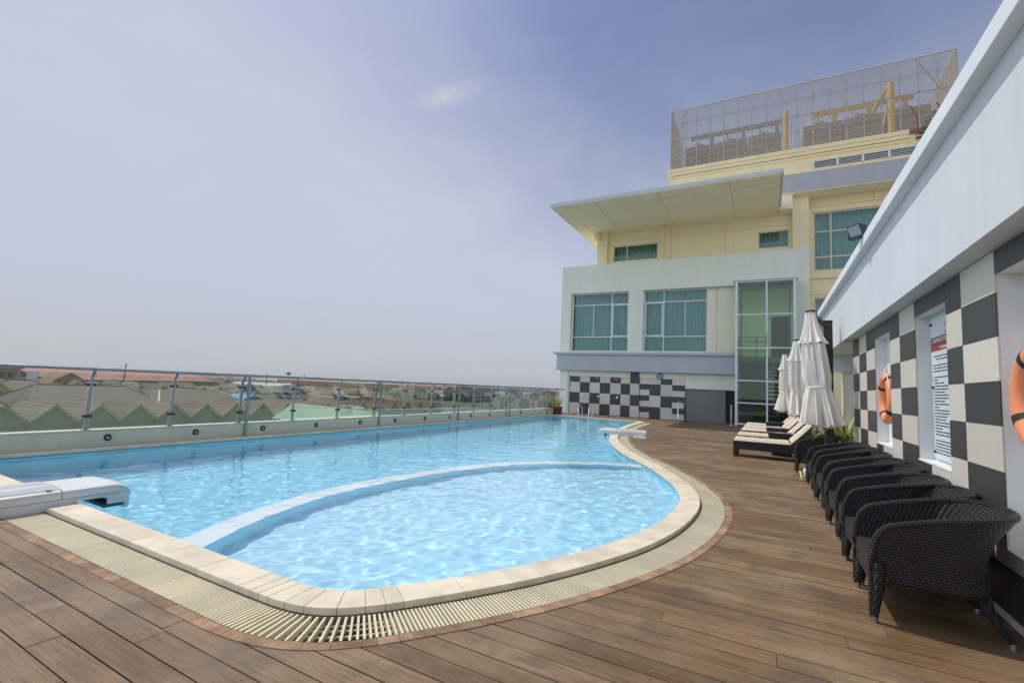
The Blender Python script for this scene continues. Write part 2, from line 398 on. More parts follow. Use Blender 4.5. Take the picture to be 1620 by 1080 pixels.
# one small wisp of cloud
cd = Vector((-.5259, .6632, .5326)).normalized(); ct = cd.cross(Vector((0,0,1))).normalized(); cu = ct.cross(cd)
ax = (ct*.93 + cu*.37).normalized(); ay = (cu*.93 - ct*.37).normalized()
def dotn(v):
    n = N(nt, 'ShaderNodeVectorMath', operation='DOT_PRODUCT'); L(nt, tc.outputs['Generated'], n.inputs[0]); n.inputs[1].default_value = v; return n.outputs['Value']
wn = N(nt, 'ShaderNodeTexNoise', i_Scale=22., i_Detail=6., i_Roughness=.62, i_Distortion=.8); L(nt, tc.outputs['Generated'], wn.inputs[0])
uu = math_(nt, 'DIVIDE', dotn(ax), .058); vv = math_(nt, 'DIVIDE', dotn(ay), .020)
rr = math_(nt, 'SQRT', math_(nt, 'ADD', math_(nt, 'MULTIPLY', uu, uu), math_(nt, 'MULTIPLY', vv, vv)))
front = math_(nt, 'GREATER_THAN', dotn(cd), .5)
wisp = math_(nt, 'MULTIPLY', math_(nt, 'MULTIPLY', front, math_(nt, 'SUBTRACT', math_(nt, 'MULTIPLY_ADD', wn.outputs[0], 1.5, .45), rr)), .55)
wisp = math_(nt, 'MAXIMUM', 0., math_(nt, 'MINIMUM', .6, wisp))
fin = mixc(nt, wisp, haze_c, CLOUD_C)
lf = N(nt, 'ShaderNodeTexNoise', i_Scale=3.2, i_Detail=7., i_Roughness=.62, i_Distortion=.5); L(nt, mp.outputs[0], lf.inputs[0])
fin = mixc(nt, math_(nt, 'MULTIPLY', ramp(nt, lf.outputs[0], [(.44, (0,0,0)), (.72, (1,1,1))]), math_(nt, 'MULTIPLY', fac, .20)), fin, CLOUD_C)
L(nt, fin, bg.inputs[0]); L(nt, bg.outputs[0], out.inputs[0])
sc.view_settings.view_transform = 'Standard'; sc.view_settings.look = 'None'; sc.view_settings.gamma = 1; sc.view_settings.exposure = EXPO
sc.view_settings.use_curve_mapping = False
cy = sc.cycles
cy.use_denoising = True
try: cy.denoiser = 'OPENIMAGEDENOISE'
except Exception: pass
cy.max_bounces = 10; cy.transmission_bounces = 8; cy.transparent_max_bounces = 16; cy.diffuse_bounces = 4; cy.glossy_bounces = 4
cy.sample_clamp_indirect = 6; cy.blur_glossy = .5

# ------------------------------------------------------------------ pool outline
ctrl = [(-3.2,2.225),(-2.95,2.225),(-2.75,2.227),(-2.585,2.238),(-2.461,2.268),(-2.375,2.318),(-2.29,2.40),(-2.183,2.530),(-1.913,2.915),(-1.631,3.385),
        (-1.345,4.0),(-1.134,4.62),(-.995,5.386),(-.966,6.332),(-1.11,7.2),(-1.42,8.05),(-1.97,9.18),(-2.60,10.22),(-3.20,11.4),(-3.72,12.7),
        (-4.25,14.5),(-4.72,17.0),(-4.98,19.2),(-5.10,21.0),(-5.14,22.3)]
def catmull(P, step):
    out = []
    for i in range(len(P)-1):
        p0 = P[max(i-1,0)]; p1 = P[i]; p2 = P[i+1]; p3 = P[min(i+2,len(P)-1)]
        n = max(2, int(hypot(p2[0]-p1[0], p2[1]-p1[1])/step))
        for k in range(n):
            t = k/n
            out.append(tuple(.5*((2*p1[j]) + (-p0[j]+p2[j])*t + (2*p0[j]-5*p1[j]+4*p2[j]-p3[j])*t*t + (-p0[j]+3*p1[j]-3*p2[j]+p3[j])*t**3) for j in (0,1)))
    out.append(P[-1]); return out
def resample(P, step):
    d = [0]
    for a, b in zip(P, P[1:]): d.append(d[-1] + hypot(b[0]-a[0], b[1]-a[1]))
    n = max(1, round(d[-1]/step)); out = []; j = 0
    for k in range(n+1):
        s = d[-1]*k/n
        while j < len(d)-2 and d[j+1] < s: j += 1
        t = (s-d[j])/max(1e-9, d[j+1]-d[j])
        out.append((P[j][0]+(P[j+1][0]-P[j][0])*t, P[j][1]+(P[j+1][1]-P[j][1])*t))
    return out
def normals(P):
    out = []
    for i in range(len(P)):
        a = P[max(i-1,0)]; b = P[min(i+1,len(P)-1)]
        dx, dy = b[0]-a[0], b[1]-a[1]; l = hypot(dx, dy); out.append((dy/l, -dx/l))   # right of travel = away from the water
    return out
XL, YF = -9.75, 22.3
curve = resample([(XL+.001, 2.225)] + catmull(ctrl, .03), .02)
nrm = normals(curve)
# smooth the normals a little so outer bands stay even round the tight corner
for _ in range(6):
    nrm = [nrm[0]] + [tuple((nrm[i-1][j]+nrm[i][j]*2+nrm[i+1][j])/4 for j in (0,1)) for i in range(1,len(nrm)-1)] + [nrm[-1]]
nrm = [(a/hypot(a,b), b/hypot(a,b)) for a, b in nrm]
def off(i, d): return (curve[i][0]+nrm[i][0]*d, curve[i][1]+nrm[i][1]*d)
NC = len(curve)
ZW = -.035
# coping blocks
ZC = .045
def band_block(mb, i0, i1, d0, d1, z0, z1, gap=.0, mi=0):
    """one curved block between outline samples i0..i1"""
    idx = list(range(i0, i1+1, max(1, min(4, (i1-i0)//5))))
    if idx[-1] != i1: idx.append(i1)
    a = [off(i, d0) for i in idx]; b = [off(i, d1) for i in idx]
    if gap:
        def sh(P):
            P = list(P); 
            for e, q in ((0, 1), (-1, -2)):
                dx, dy = P[q][0]-P[e][0], P[q][1]-P[e][1]; l = max(1e-6, hypot(dx, dy)); P[e] = (P[e][0]+dx/l*gap, P[e][1]+dy/l*gap)
            return P
        a, b = sh(a), sh(b)
    n = len(idx); vs = [(*p, z0) for p in a] + [(*p, z0) for p in b] + [(*p, z1) for p in a] + [(*p, z1) for p in b]
    fs = []
    for k in range(n-1):
        fs += [(2*n+k, 2*n+k+1, 3*n+k+1, 3*n+k)[::-1], (k, k+1, 2*n+k+1, 2*n+k)[::-1], (n+k, 3*n+k, 3*n+k+1, n+k+1)[::-1], (k, n+k, n+k+1, k+1)[::-1]]
    fs += [(0, 2*n, 3*n, n)[::-1], (n-1, 2*n-1, 4*n-1, 3*n-1)[::-1]]
    mb.add(vs, fs, mi)
cop = MB(); i = 0
rnd = random.Random(3)
while i < NC-1:
    cx, cyy = curve[i]
    tight = -3.05 < cx < -2.2 and cyy < 2.6
    step = 5 if tight else (24 if cyy < 2.3 else (19 if cyy < 6 else 26))
    j = min(NC-1, i+step+rnd.choice((-1,0,1)))
    if NC-1-j < 8: j = NC-1
    band_block(cop, i, j, 0., .245, .0, ZC, .0013)
    i = j
for k in range(9): 
    x0 = XL + k*.5139; cop.box(x0+.002, x0+.5119, YF, YF+.245, 0, ZC)
y = 2.225-.245
while y < YF+.2:
    cop.box(XL-.245, XL, y+.002, min(y+.55, YF+.245)-.002, 0, ZC); y += .55
tag(cop.build('pool_coping', M['coping'], bevel=.005), kind='structure')
mor = MB(); band_block(mor, 0, NC-1, .012, .232, -.02, ZC-.006)
mor.box(XL, -5.1, YF+.012, YF+.232, -.02, ZC-.006); mor.box(XL-.233, XL-.012, 2.0, YF+.23, -.02, ZC-.006)
tag(mor.build('pool_coping_mortar', M['joint']), kind='structure')
# drain grate: bars across the channel, three rods under them
gr = MB(); s = 0; per = .0245; bars = resample(curve, per)
bn = normals(bars)
for _ in range(5):
    bn = [bn[0]] + [tuple((bn[i-1][j]+bn[i][j]*2+bn[i+1][j])/4 for j in (0,1)) for i in range(1,len(bn)-1)] + [bn[-1]]
for p, q in zip(bars, bn):
    l = hypot(*q); q = (q[0]/l, q[1]/l); t = (-q[1], q[0]); h = .0068
    A = (p[0]+q[0]*.268, p[1]+q[1]*.268); B = (p[0]+q[0]*.532, p[1]+q[1]*.532)
    # bars fan out with the bend
    wi = h; v = [(A[0]-t[0]*wi, A[1]-t[1]*wi), (A[0]+t[0]*wi, A[1]+t[1]*wi), (B[0]+t[0]*wi, B[1]+t[1]*wi), (B[0]-t[0]*wi, B[1]-t[1]*wi)]
    gr.prism([(*u, -.030) for u in v], (0,0,.034))
for d in (.31, .365, .43, .49): band_block(gr, 0, NC-1, d-.005, d+.005, -.036, -.026)
tag(gr.build('drain_grate', M['grate']), 'cream slatted drain grate curving round the outside of the pool coping', 'drain grate')
ch = MB(); band_block(ch, 0, NC-1, .22, .56, -.20, -.13); band_block(ch, 0, NC-1, .236, .262, -.15, -.004); band_block(ch, 0, NC-1, .537, .56, -.15, -.006)
tag(ch.build('drain_channel', M['channel']), kind='structure')
bk = MB(); i = 0
while i < NC-1:
    cx, cyy = curve[i]; tight = -3.0 < cx < -2.1 and cyy < 2.7
    j = min(NC-1, i + (rnd.choice((3,3,4)) if tight else rnd.choice((10,12,14,17))))
    if NC-1-j < 6: j = NC-1
    band_block(bk, i, j, .541, .612, -.05, .005, .0012); i = j
tag(bk.build('brick_edging', M['brick']), kind='structure')
# ------------------------------------------------------------------ deck boards
brick_out = [off(i, .585) for i in range(0, NC, 3)] + [off(NC-1, .585)]
brick_out = [p for p in brick_out if p[0] > -2.75 or p[1] > 3]
def xr(y):
    best = None
    for a, b in zip(brick_out, brick_out[1:]):
        if (a[1]-y)*(b[1]-y) <= 0 and a[1] != b[1]:
            x = a[0] + (b[0]-a[0])*(y-a[1])/(b[1]-a[1])
            best = x if best is None else max(best, x)
    return best
dk = MB(); row = 0; y = -1.949; PW = .15; rnd = random.Random(11)
DX1 = 1.4
while y < 26.6:
    y0, y1 = y+.0035, y+PW-.0035
    xe = 1.4 if y1 < 10.6 else 3.6
    ym = (y0+y1)/2
    if y1 < 1.66: xl = lambda yy: -12.
    elif ym > 22.72: xl = lambda yy: -10.0
    else: xl = lambda yy: (xr(yy) if xr(yy) is not None else -4.4)
    x = max(xl(y0), xl(y1)) + rnd.uniform(.3, 2.4)
    bounds = [None]
    while x < xe-.3: bounds.append(x); x += rnd.choice((1.5, 2.1, 2.4, 3.0))
    bounds.append(xe)
    for k in range(len(bounds)-1):
        b1 = bounds[k+1]-.0015
        if bounds[k] is None:
            ys = [y0+(y1-y0)*q/4 for q in range(5)]; left = [(xl(q), q) for q in ys]
            if max(p[0] for p in left) > b1: continue
            poly = left[::-1] + [(b1, y0), (b1, y1)]
        else:
            b0 = bounds[k]+.0015; poly = [(b0,y1),(b0,y0),(b1,y0),(b1,y1)]
        zt = rnd.uniform(-.0012, .0012)
        dk.prism([(*p, -.03) for p in poly], (0,0,.03+zt))
    y += PW; row += 1
scw = MB(); rs_ = random.Random(8)
for r_ in range(60):                                   # pairs of screws on the joists, near boards only
    yb = -1.949 + r_*PW
    for j in range(26):
        xj = -8.2 + j*.405 + rs_.uniform(-.006, .006)
        if yb > 1.4:
            xx = xr(yb+.03); xx = max(xx if xx is not None else 9, (xr(yb+.12) if xr(yb+.12) is not None else 9))
            if xj < xx+.06: continue
        if xj > 1.36: continue
        for dy in (.035, .115):
            c = [(xj + .0042*cos(q*pi/3), yb+dy+.0042*sin(q*pi/3), .0016) for q in range(6)]; scw.add(c, [tuple(range(6))])
tag(scw.build('deck_screws', M['screw']), kind='structure')
tag(dk.build('pool_deck', M['deck']), kind='structure')
ub = MB(); ub.box(-12, 3.7, -2.0, 1.60, -.08, -.034); ub.box(-.2, 3.7, 1.6, 26.6, -.08, -.034); ub.box(-10, 3.7, 22.7, 26.6, -.082, -.036)
rb = brick_out[::4]
for a, b in zip(rb, rb[1:]):
    if b[1] > 1.61 and b[1] > a[1]: ub.box(max(a[0], b[0])-.0, -.19, a[1], b[1], -.079, -.033)
tag(ub.build('deck_underlay', M['under']), kind='structure')
# ------------------------------------------------------------------ pool basin
bs = MB(); ZD, ZK = -1.35, -.47
inner = [(XL-.02, 2.205)] + [off(i, .02) for i in range(4, NC, 8)] + [off(NC-1, .02), (-5.12, YF+.02), (XL-.02, YF+.02)]
for a, b in zip(inner, inner[1:]+inner[:1]): bs.quad((*a, ZD-.1), (*b, ZD-.1), (*b, .0), (*a, .0))
# white ledge between the deep and the shallow pool
arcp = catmull([(-4.02,2.15),(-4.17,2.47),(-4.42,3.0),(-4.60,3.55),(-4.73,4.25),(-4.74,5.15),(-4.62,6.2),(-4.36,7.25),(-3.85,8.2),(-3.10,8.95),(-2.30,9.40),(-1.55,9.55)], .08)
arcp = [p for p in arcp if p[1] < 9.5]; an = normals(arcp); TH = .30; ZT = -.10
ai = [(p[0], p[1]) for p in arcp]; ao = [(p[0]-q[0]*TH, p[1]-q[1]*TH) for p, q in zip(arcp, an)]      # ai = shallow side
led = MB()
for k in range(len(ai)-1):
    led.quad((*ai[k], ZT), (*ai[k+1], ZT), (*ao[k+1], ZT), (*ao[k], ZT), 1)
    led.quad((*ao[k], ZD), (*ao[k+1], ZD), (*ao[k+1], ZT), (*ao[k], ZT), 0)
    led.quad((*ai[k], ZK), (*ai[k], ZT), (*ai[k+1], ZT), (*ai[k+1], ZK), 0)
bs.add([(-12,1,ZD),(0,1,ZD),(0,24,ZD),(-12,24,ZD)], [(0,1,2,3)])
# shallow floor: fan from the ledge to the curved wall
kf = [(p[0]-.05*q[0], p[1]-.05*q[1]) for p, q in zip(arcp, an)]
for a, b in zip(kf, kf[1:]): bs.quad((*a, ZK), (.3, a[1], ZK), (.3, b[1], ZK), (*b, ZK), 1)
basin = tag(bs.build('pool_basin', [M['poolblue'], M['poolsunlit']]), kind='structure')
ledge = tag(led.build('pool_ledge', [M['poolblue'], M['poolwhite']]), kind='structure')
# ------------------------------------------------------------------ water, real ripples
def arc_x(y):
    if y > 9.45: return 99.
    for a, b in zip(arcp, arcp[1:]):
        if a[1] <= y <= b[1]: return a[0] + (b[0]-a[0])*(y-a[1])/(b[1]-a[1])
    return -4.1
def wave_h(x, y):
    n1 = noise.noise((x*1.3+7, y*1.3, 1.7)); n2 = noise.noise((x*3.1, y*3.1+3, 4.1)); n3 = noise.noise((x*5.2+2, y*5.2, 9.3)); n4 = noise.noise((x*.55, y*.55, 2.2))
    n5 = noise.noise((x*11., y*11.+1, 5.5))
    ax_ = arc_x(y); k = max(0., min(1., (x-ax_+.3)/.6)); k = .33 + .67*k*k*(3-2*k)      # the deep side lies calmer than the paddling side
    return (.004+.004*k)*n1 + (.0028+.0067*k)*n2 + .0090*k*n3 + .005*n4 + .0060*k*n5
m, ntw, outw = new_mat('pool_water')
WATER = m
rf = N(ntw, 'ShaderNodeBsdfGlass', i_IOR=1.33, i_Roughness=0.0); rf.inputs[0].default_value = (.97, .99, 1., 1)
L(ntw, rf.outputs[0], outw.inputs[0])
vs = []; fs = []; idx = {}
def inside(x, y):
    if y < 2.18 or y > YF+.03 or x < XL-.03: return False
    return True
from bisect import bisect
right = sorted([(off(i, .06)[1], off(i, .06)[0]) for i in range(NC) if curve[i][0] > -2.6])
ry = [r[0] for r in right]
def xmax(y):
    k = min(len(right)-1, max(0, bisect(ry, y))); return right[k][1]
yy = 2.165; rows = []
while yy < YF+.06:
    rows.append(yy); yy += .025 if yy < 6.5 else (.035 if yy < 10 else .06)
for y in rows:
    xm = -2.3 if y < 2.3 else xmax(y)
    line = []; n = int((xm-(XL-.03))/(.045 if y < 10 else .07))
    nn = 360
    line = [(XL-.03 + (xm-(XL-.03))*k/nn) for k in range(nn+1)]
    for x in line: vs.append((x, y, ZW + wave_h(x, y)))
nn = 361
for r in range(len(rows)-1):
    for k in range(nn-1): fs.append((r*nn+k, r*nn+k+1, (r+1)*nn+k+1, (r+1)*nn+k))
wt = MB().add(vs, fs, 0, True).build('pool_water', WATER); tag(wt, kind='structure')
try:
    wt.cycles.is_caustics_caster = True
    for o in (basin, ledge): o.cycles.is_caustics_receiver = True
    sun.cycles.is_caustics_light = True
except Exception as e: print('caustics', e)
# ================================================================== parapet wall and glass railing along the pool
pw = thing('parapet_wall', 'low cream parapet wall with round recessed lights behind the far side of the pool', 'parapet wall', (-10.11, 10, 0))
MB().box(-10.24, -10.0, -3.5, 24.7, -.6, .300).box(-10.9, -10.24, 24.45, 24.7, -.6, .300).build('wall', M['parapet'], pw, bevel=.008)
MB().box(-10.25, -9.992, -3.5, 24.705, .302, .322).build('coping_strip', M['parapet'], pw, bevel=.004)
for y in (3.98, 5.41, 6.84, 8.28, 9.75, 11.17, 12.6, 14.0, 15.4, 16.8, 18.2, 19.6):
    o = MB().lathe([(.0, .0), (.052, .0), (.058, -.012), (.058, -.03)], n=20).build('recessed_light', M['darkmetal'], pw, world=False)
    o.rotation_euler = (0, pi/2, 0); o.location = (-9.975 + 10.11, y-10, .185)
    q = MB().lathe([(.0, .004), (.026, .004), (.026, -.006)], n=16).build('lens', M['lamp'], o, world=False)
rl = thing('glass_railing', 'steel and greenish glass balustrade standing on the low parapet wall', 'railing', (-10.08, 10, .32))
MB().tube([(-10.0,-3.5,1.345), (-10.0,24.9,1.345)], .026, 10).build('handrail', M['steel'], rl)
posts = [-1.7, -.35, 1.0, 2.35, 3.70, 4.98, 6.33, 7.66, 9.02, 10.38, 11.68, 13.05, 14.42, 15.73, 17.07, 18.38, 19.75, 21.11, 22.45, 23.85]
for y in posts:
    b = MB(); b.rod((-10.12, y, .325), (-10.09, y, 1.22), .045, .045); b.rod((-10.09, y, 1.205), (-10.01, y, 1.33), .045, .03)
    b.box(-10.17, -10.05, y-.05, y+.05, .323, .333)
    p = b.build('post', M['steel'], rl, bevel=.004)
    for z in (.55, 1.08): MB().box(-10.135, -10.075, y-.06, y+.06, z-.022, z+.022).build('glass_clamp', M['darkmetal'], p, bevel=.004)
for y in (-1.62, 2.42, 6.42, 10.46, 14.50, 18.46, 22.5):
    b = MB(); b.rod((-9.975, y, .045), (-9.975, y, 1.19), .05, .05); b.rod((-9.975, y, 1.17), (-10.0, y, 1.335), .05, .035)
    b.build('support_post', M['steel'], rl, bevel=.004)
for a, b_ in zip(posts, posts[1:]):
    MB().box(-10.111, -10.101, a+.045, b_-.045, .36, 1.27).build('glass_panel', M['railglass'], rl)

# ================================================================== filter units hooked over the coping
def filter_unit(loc, rz, label, jy=2.08, full=True):
    """local: y runs from the deck into the water, x across (0..-.63), coping edge at y 0.2..0.45 above z 0"""
    t = thing('pool_filter_unit', label, 'pool filter', loc, 'white filter units hooked over the pool edge', rz=rz)
    W_ = .63
    def sect(y, h0, h1, ins, r=.045):
        x0, x1 = -W_+ins, -ins
        pts = [(x1, h0), (x1, h1-r), (x1-r*.3, h1-r*.3), (x1-r, h1), ((x0+x1)/2, h1+.012), (x0+r, h1), (x0+r*.3, h1-r*.3), (x0, h1-r), (x0, h0)]
        return [(p[0], y, p[1]) for p in pts]
    def loft(secs, mb):
        n = len(secs[0])
        for i, (a, b) in enumerate(zip(secs, secs[1:])):
            for k in range(n):
                k2 = (k+1) % n; mb.add([a[k], a[k2], b[k2], b[k]], [(0,1,2,3)], 0, k not in (n-1,))
        mb.add(secs[0], [tuple(range(n))]); mb.add(secs[-1], [tuple(range(n))[::-1]])
    def lid(y0, y1, name, rnd_end):
        secs = [sect(y0, .100, .185, .002)]
        if rnd_end:
            secs.append(sect(y1-.20, .100, .185, .002))
            for k in range(1, 7):
                a = k/6*pi/2; secs.append(sect(y1-.20+.20*sin(a), .100-.04*(k/6)**3, .078+.107*cos(a)+.0, .002+.02*(1-cos(a)), .045*(1-.4*k/6)))
        else: secs.append(sect(y1, .100, .185, .002))
        b = MB(); loft(secs, b)
        return b.build(name, M['filter'], t, world=False)
    lid(.093, .665, 'front_lid', True)
    lo = lid(-.80, .083, 'rear_lid', False)
    b = MB()
    for k in range(44): b.box(-W_+.05, -.05, -.76+k*.019, -.76+k*.019+.011, .1955, .1983)
    b.build('lid_ribs', M['filter'], lo, world=False)
    MB().box(-.082, -.040, -.02, .02, .186, .194).build('latch', M['channel'], lo, world=False)
    b = MB(); b.box(-W_+.012, -.012, -.80, .20, .004, .094); b.box(-W_+.012, -.012, .20, .46, .058, .094)
    b.box(-W_+.012, -.012, .46, .655, .03, .094); b.box(-W_+.02, -.012, .61, .655, -.20, .03); b.box(-W_+.012, -W_+.03, .46, .61, -.2, .03)
    b.box(-.030, -.012, .462, .61, -.018, .03)
    b.build('body', M['filter'], t, world=False, bevel=.006)
    MB().box(-.014, -.0095, .30, .56, .062, .078).build('vent_slot', M['coping'], t, world=False)
    MB().box(-W_+.05, -.016, .44, .60, -.10, -.02).build('intake', M['filtergap'], t, world=False)
    return t
fu = filter_unit((-6.0, 2.0, 0), 0, 'white plastic filter unit hooked over the near pool edge beside the cream grate at left')
# far one stands across the curved coping by the ladder end
f2 = copy_tree(fu); f2.location = (-4.17, 15.42, .0); f2.rotation_euler.z = radians(101)
f2['label'] = 'white plastic filter unit lying across the far bend of the coping near the steel ladder'
hp = MB().box(-3.62, -3.22, 14.72, 15.5, .006, .012); tag(hp.build('filter_base_plate', M['coping']), 'flat cream plate on the deck under the far filter unit', 'base plate')

# ================================================================== pool ladder
ld = thing('pool_ladder', 'steel pool ladder with two hooped handrails at the far edge of the pool', 'ladder', (-7.9, 22.4, 0))
for x in (-8.12, -7.60):
    p = []
    for k in range(13):
        a = pi*k/12; p.append((x, 22.42-.26*cos(a) , .42+.20*sin(a)))
    p = [(x, 22.10, -1.0), (x, 22.12, .0)] + p + [(x, 22.68, .05)]
    MB().tube(p, .022, 10).build('rail', M['chrome'], ld)
for z in (-.3, -.6, -.9): MB().box(-8.12, -7.60, 22.07, 22.15, z-.015, z+.015).build('tread', M['chrome'], ld)
# ================================================================== potted plant by the railing end
def leaf(mb, base, d, length, width, droop, segs=4, mi=0):
    base = Vector(base); d = Vector(d).normalized(); side = d.cross(Vector((0,0,1)))
    side = side.normalized() if side.length > 1e-3 else Vector((1,0,0))
    P = []; p = base.copy(); dd = d.copy()
    for k in range(segs+1):
        t = k/segs; wd = width*(.55+.45*sin(pi*min(1, t*1.1)))*(1-t**3)
        P.append((p - side*wd/2, p + side*wd/2)); dd = (dd + Vector((0,0,-droop/segs))).normalized(); p = p + dd*length/segs
    vs = [q for ab in P for q in ab]
    mb.add(vs, [(2*k, 2*k+1, 2*k+3, 2*k+2) for k in range(segs)], mi)
pp = thing('potted_plant', 'bushy yellow-green plant in a maroon planter at the far end of the railing', 'potted plant', (-10.02, 23.6, 0))
b = MB()
for x0, x1 in ((-10.42, -10.03), (-10.01, -9.66)):
    b.add([(x0+.02,23.4,.0),(x1-.02,23.4,.0),(x1-.02,23.78,.0),(x0+.02,23.78,.0),(x0,23.38,.40),(x1,23.38,.40),(x1,23.8,.40),(x0,23.8,.40)], [(0,3,2,1),(4,5,6,7),(0,1,5,4),(1,2,6,5),(2,3,7,6),(3,0,4,7)])
    b.box(x0-.012, x1+.012 if x1 < -10 else x1+.012, 23.37, 23.81, .36, .415)
b.build_each('pot', M['maroon'], pp, bevel=.01)
b = MB(); rnd = random.Random(5)
for k in range(520):
    a = rnd.uniform(0, 2*pi); r = rnd.uniform(0, .42)**.9; cx = rnd.choice((-10.24, -9.84, -10.0)); h = rnd.uniform(.40, 1.0) - r*.45
    leaf(b, (cx + r*.75*cos(a), 23.6 + r*.6*sin(a), h), (cos(a)*.8, sin(a)*.8, rnd.uniform(.2, 1.2)), rnd.uniform(.10, .24), rnd.uniform(.025, .05), rnd.uniform(.5, 1.6), 3)
b.build('foliage', M['leafyellow'], pp)
b = MB()
for k in range(26):
    a = rnd.uniform(0, 2*pi); cx = rnd.choice((-10.24, -9.84)); b.tube([(cx, 23.6, .38), (cx+.3*cos(a), 23.6+.2*sin(a), rnd.uniform(.7, .95))], [.009, .004], 5)
b.build('stems', M['channel'], pp)

# ================================================================== pool house along the right side
ph = thing('pool_house', 'long white pool building with a black and beige tiled wall beside the chairs', 'building', (1.6, 5, 0))
YE = 13.8
MB().box(1.236, 1.395, -4, YE, 2.505, 3.474).build('fascia_wall', M['white'], ph)
MB().box(1.14, 7.5, -4.1, YE+.1, 3.476, 3.612).build('roof', M['slab'], ph, bevel=.006)
b = MB(); b.box(1.397, 7.4, -4, 10.5, 2.508, 3.47); b.build('upper_wall', M['white'], ph)
MB().box(1.26, 3.5, 10.502, YE, 2.502, 2.52).build('soffit', M['slab'], ph)
WX = 1.414
niches = [(1.36, 2.36), (3.40, 4.404), (5.435, 6.433), (7.587, 8.555)]
NZ0, NZ1 = .85, 2.33; ND = .125
sill = lambda a: .48 if 3 < a < 4 else NZ0
b = MB(); ys = [-4] + [q for n in niches for q in n] + [10.5]
for k in range(0, len(ys), 2): b.box(WX, 2.0, ys[k], ys[k+1], 0, 2.50)
for a, c in niches: b.box(WX, 2.0, a, c, NZ1, 2.50); b.box(WX, 2.0, a, c, 0, sill(a))
for a, c in niches: b.box(WX+ND, 1.9, a, c, sill(a), NZ1)
b.build('wall', M['whitejamb'], ph)
# tiles 0.65 x 0.305 on the wall face
zr = [2.497, 2.204, 1.898, 1.592, 1.287, .981, .676, .371, .066, .004]
tl, td = MB(), MB()
def tile(y0, y1, z0, z1, dark):
    if y1-y0 < .02 or z1-z0 < .02: return
    (td if dark else tl).box(WX-.014, WX-.0005, y0+.0018, y1-.0018, z0+.0018, z1-.0018)
def column(y0, y1, first_dark, zmax=9, zmin=0):
    for k in range(len(zr)-1):
        a, c = min(zr[k], zmax), max(zr[k+1], zmin)
        if a > c: tile(y0, y1, c, a, (k % 2 == 0) == first_dark)
column(8.555, 9.20, True); column(9.20, 9.85, False); column(9.85, 10.5, True)
column(6.433, 7.08, False); column(7.08, 7.587, True)
column(4.404, 5.055, False); column(5.055, 5.435, True)
column(2.36, 3.02, False); column(3.02, 3.40, True)
column(.05, .70, False); column(.70, 1.36, True)
column(-.6, .05, True)
for a, c in niches:
    m_ = a + (c-a)*.55
    tile(a, m_, NZ1, zr[0], True); tile(m_, c, NZ1, zr[0], True)
    column(a, m_, True, sill(a)-.012); column(m_, c, False, sill(a)-.012)
gb = MB()
for k in range(0, len(ys), 2): gb.box(WX-.006, WX, max(-.6, ys[k]), ys[k+1], .002, 2.499)
for a, c in niches: gb.box(WX-.006, WX, a, c, NZ1+.001, 2.499); gb.box(WX-.006, WX, a, c, .002, sill(a)-.013)
gb.build('grout', M['grout'], ph)
tl.build('light_tiles', M['tilelight'], ph); td.build('dark_tiles', M['tiledark'], ph)
b = MB()
for a, c in niches: b.box(WX-.016, WX+ND, a+.002, c-.002, sill(a)-.010, sill(a)+.004)
b.build_each('niche_sill', M['whitejamb'], ph)
# recessed end bay beyond the tiles
M['endcream'] = pm('pale_cream_render', (.76,.72,.58), .8, .03, .9, streak=.08)
b = MB(); b.box(1.6, 3.6, YE-.2, YE, 0, 2.5); b.build('end_wall', M['endcream'], ph)
b = MB(); b.box(2.002, 7.4, 10.3, 10.5, 0, 2.5); b.build('return_wall', M['whitejamb'], ph)
MB().box(1.402, 3.4, YE-.30, YE-.202, 2.1, 2.5).build('bulkhead', M['white'], ph)
wf = MB()
x0, x1, z0, z1, yy = 1.74, 3.2, .9, 2.08, YE-.23
wf.box(x0, x1, yy, yy+.05, z0, z0+.07); wf.box(x0, x1, yy, yy+.05, z1-.07, z1); wf.box(x0, x0+.08, yy, yy+.05, z0+.07, z1-.07); wf.box(x1-.08, x1, yy, yy+.05, z0+.07, z1-.07); wf.box(x0+.08, x1-.08, yy, yy+.05, 1.25, 1.31)
w_ = wf.build('window', M['frame'], ph); MB().box(x0+.05, x1-.05, yy+.02, yy+.03, z0+.05, z1-.05).build('pane', M['dark'], w_)

# ------------------------------------------------------------------ life rings
def life_ring(y, label, strap_rot):
    t = thing('life_ring', label, 'life ring', (1.432, y, 1.47), 'orange life rings in the wall niches')
    b = MB(); n, m_ = 48, 14; vs = []; fs = []
    for i in range(n):
        a = 2*pi*i/n
        for j in range(m_):
            c = 2*pi*j/m_; r = .275 + .068*cos(c); vs.append((.055*sin(c), r*cos(a), r*sin(a)))
    for i in range(n):
        for j in range(m_): fs.append((i*m_+j, ((i+1)%n)*m_+j, ((i+1)%n)*m_+(j+1)%m_, i*m_+(j+1)%m_))
    b.add(vs, fs, 0, True).build('ring', M['orange'], t, world=False)
    for k in range(4):
        a0 = strap_rot + k*pi/2; b = MB(); vs = []; fs = []
        for i in range(5):
            a = a0 + (i-2)*.045
            for j in range(m_):
                c = 2*pi*j/m_; r = .275 + .071*cos(c); vs.append((.058*sin(c), r*cos(a), r*sin(a)))
        for i in range(4):
            for j in range(m_): fs.append((i*m_+j, (i+1)*m_+j, (i+1)*m_+(j+1)%m_, i*m_+(j+1)%m_))
        b.add(vs, fs, 0, True).build('band', M['black'], t, world=False)
    p = [(-.03, .345*cos(a), .345*sin(a)) for a in [pi*.5 + k*.2 for k in range(-6, 7)]]
    MB().tube([(.02, 0, .46)] + p[6:], .006, 6).build('rope', M['paper'], t, world=False)
    return t
life_ring(8.00, 'orange life ring with black bands in the farther wall niche beyond the notice board', radians(35))
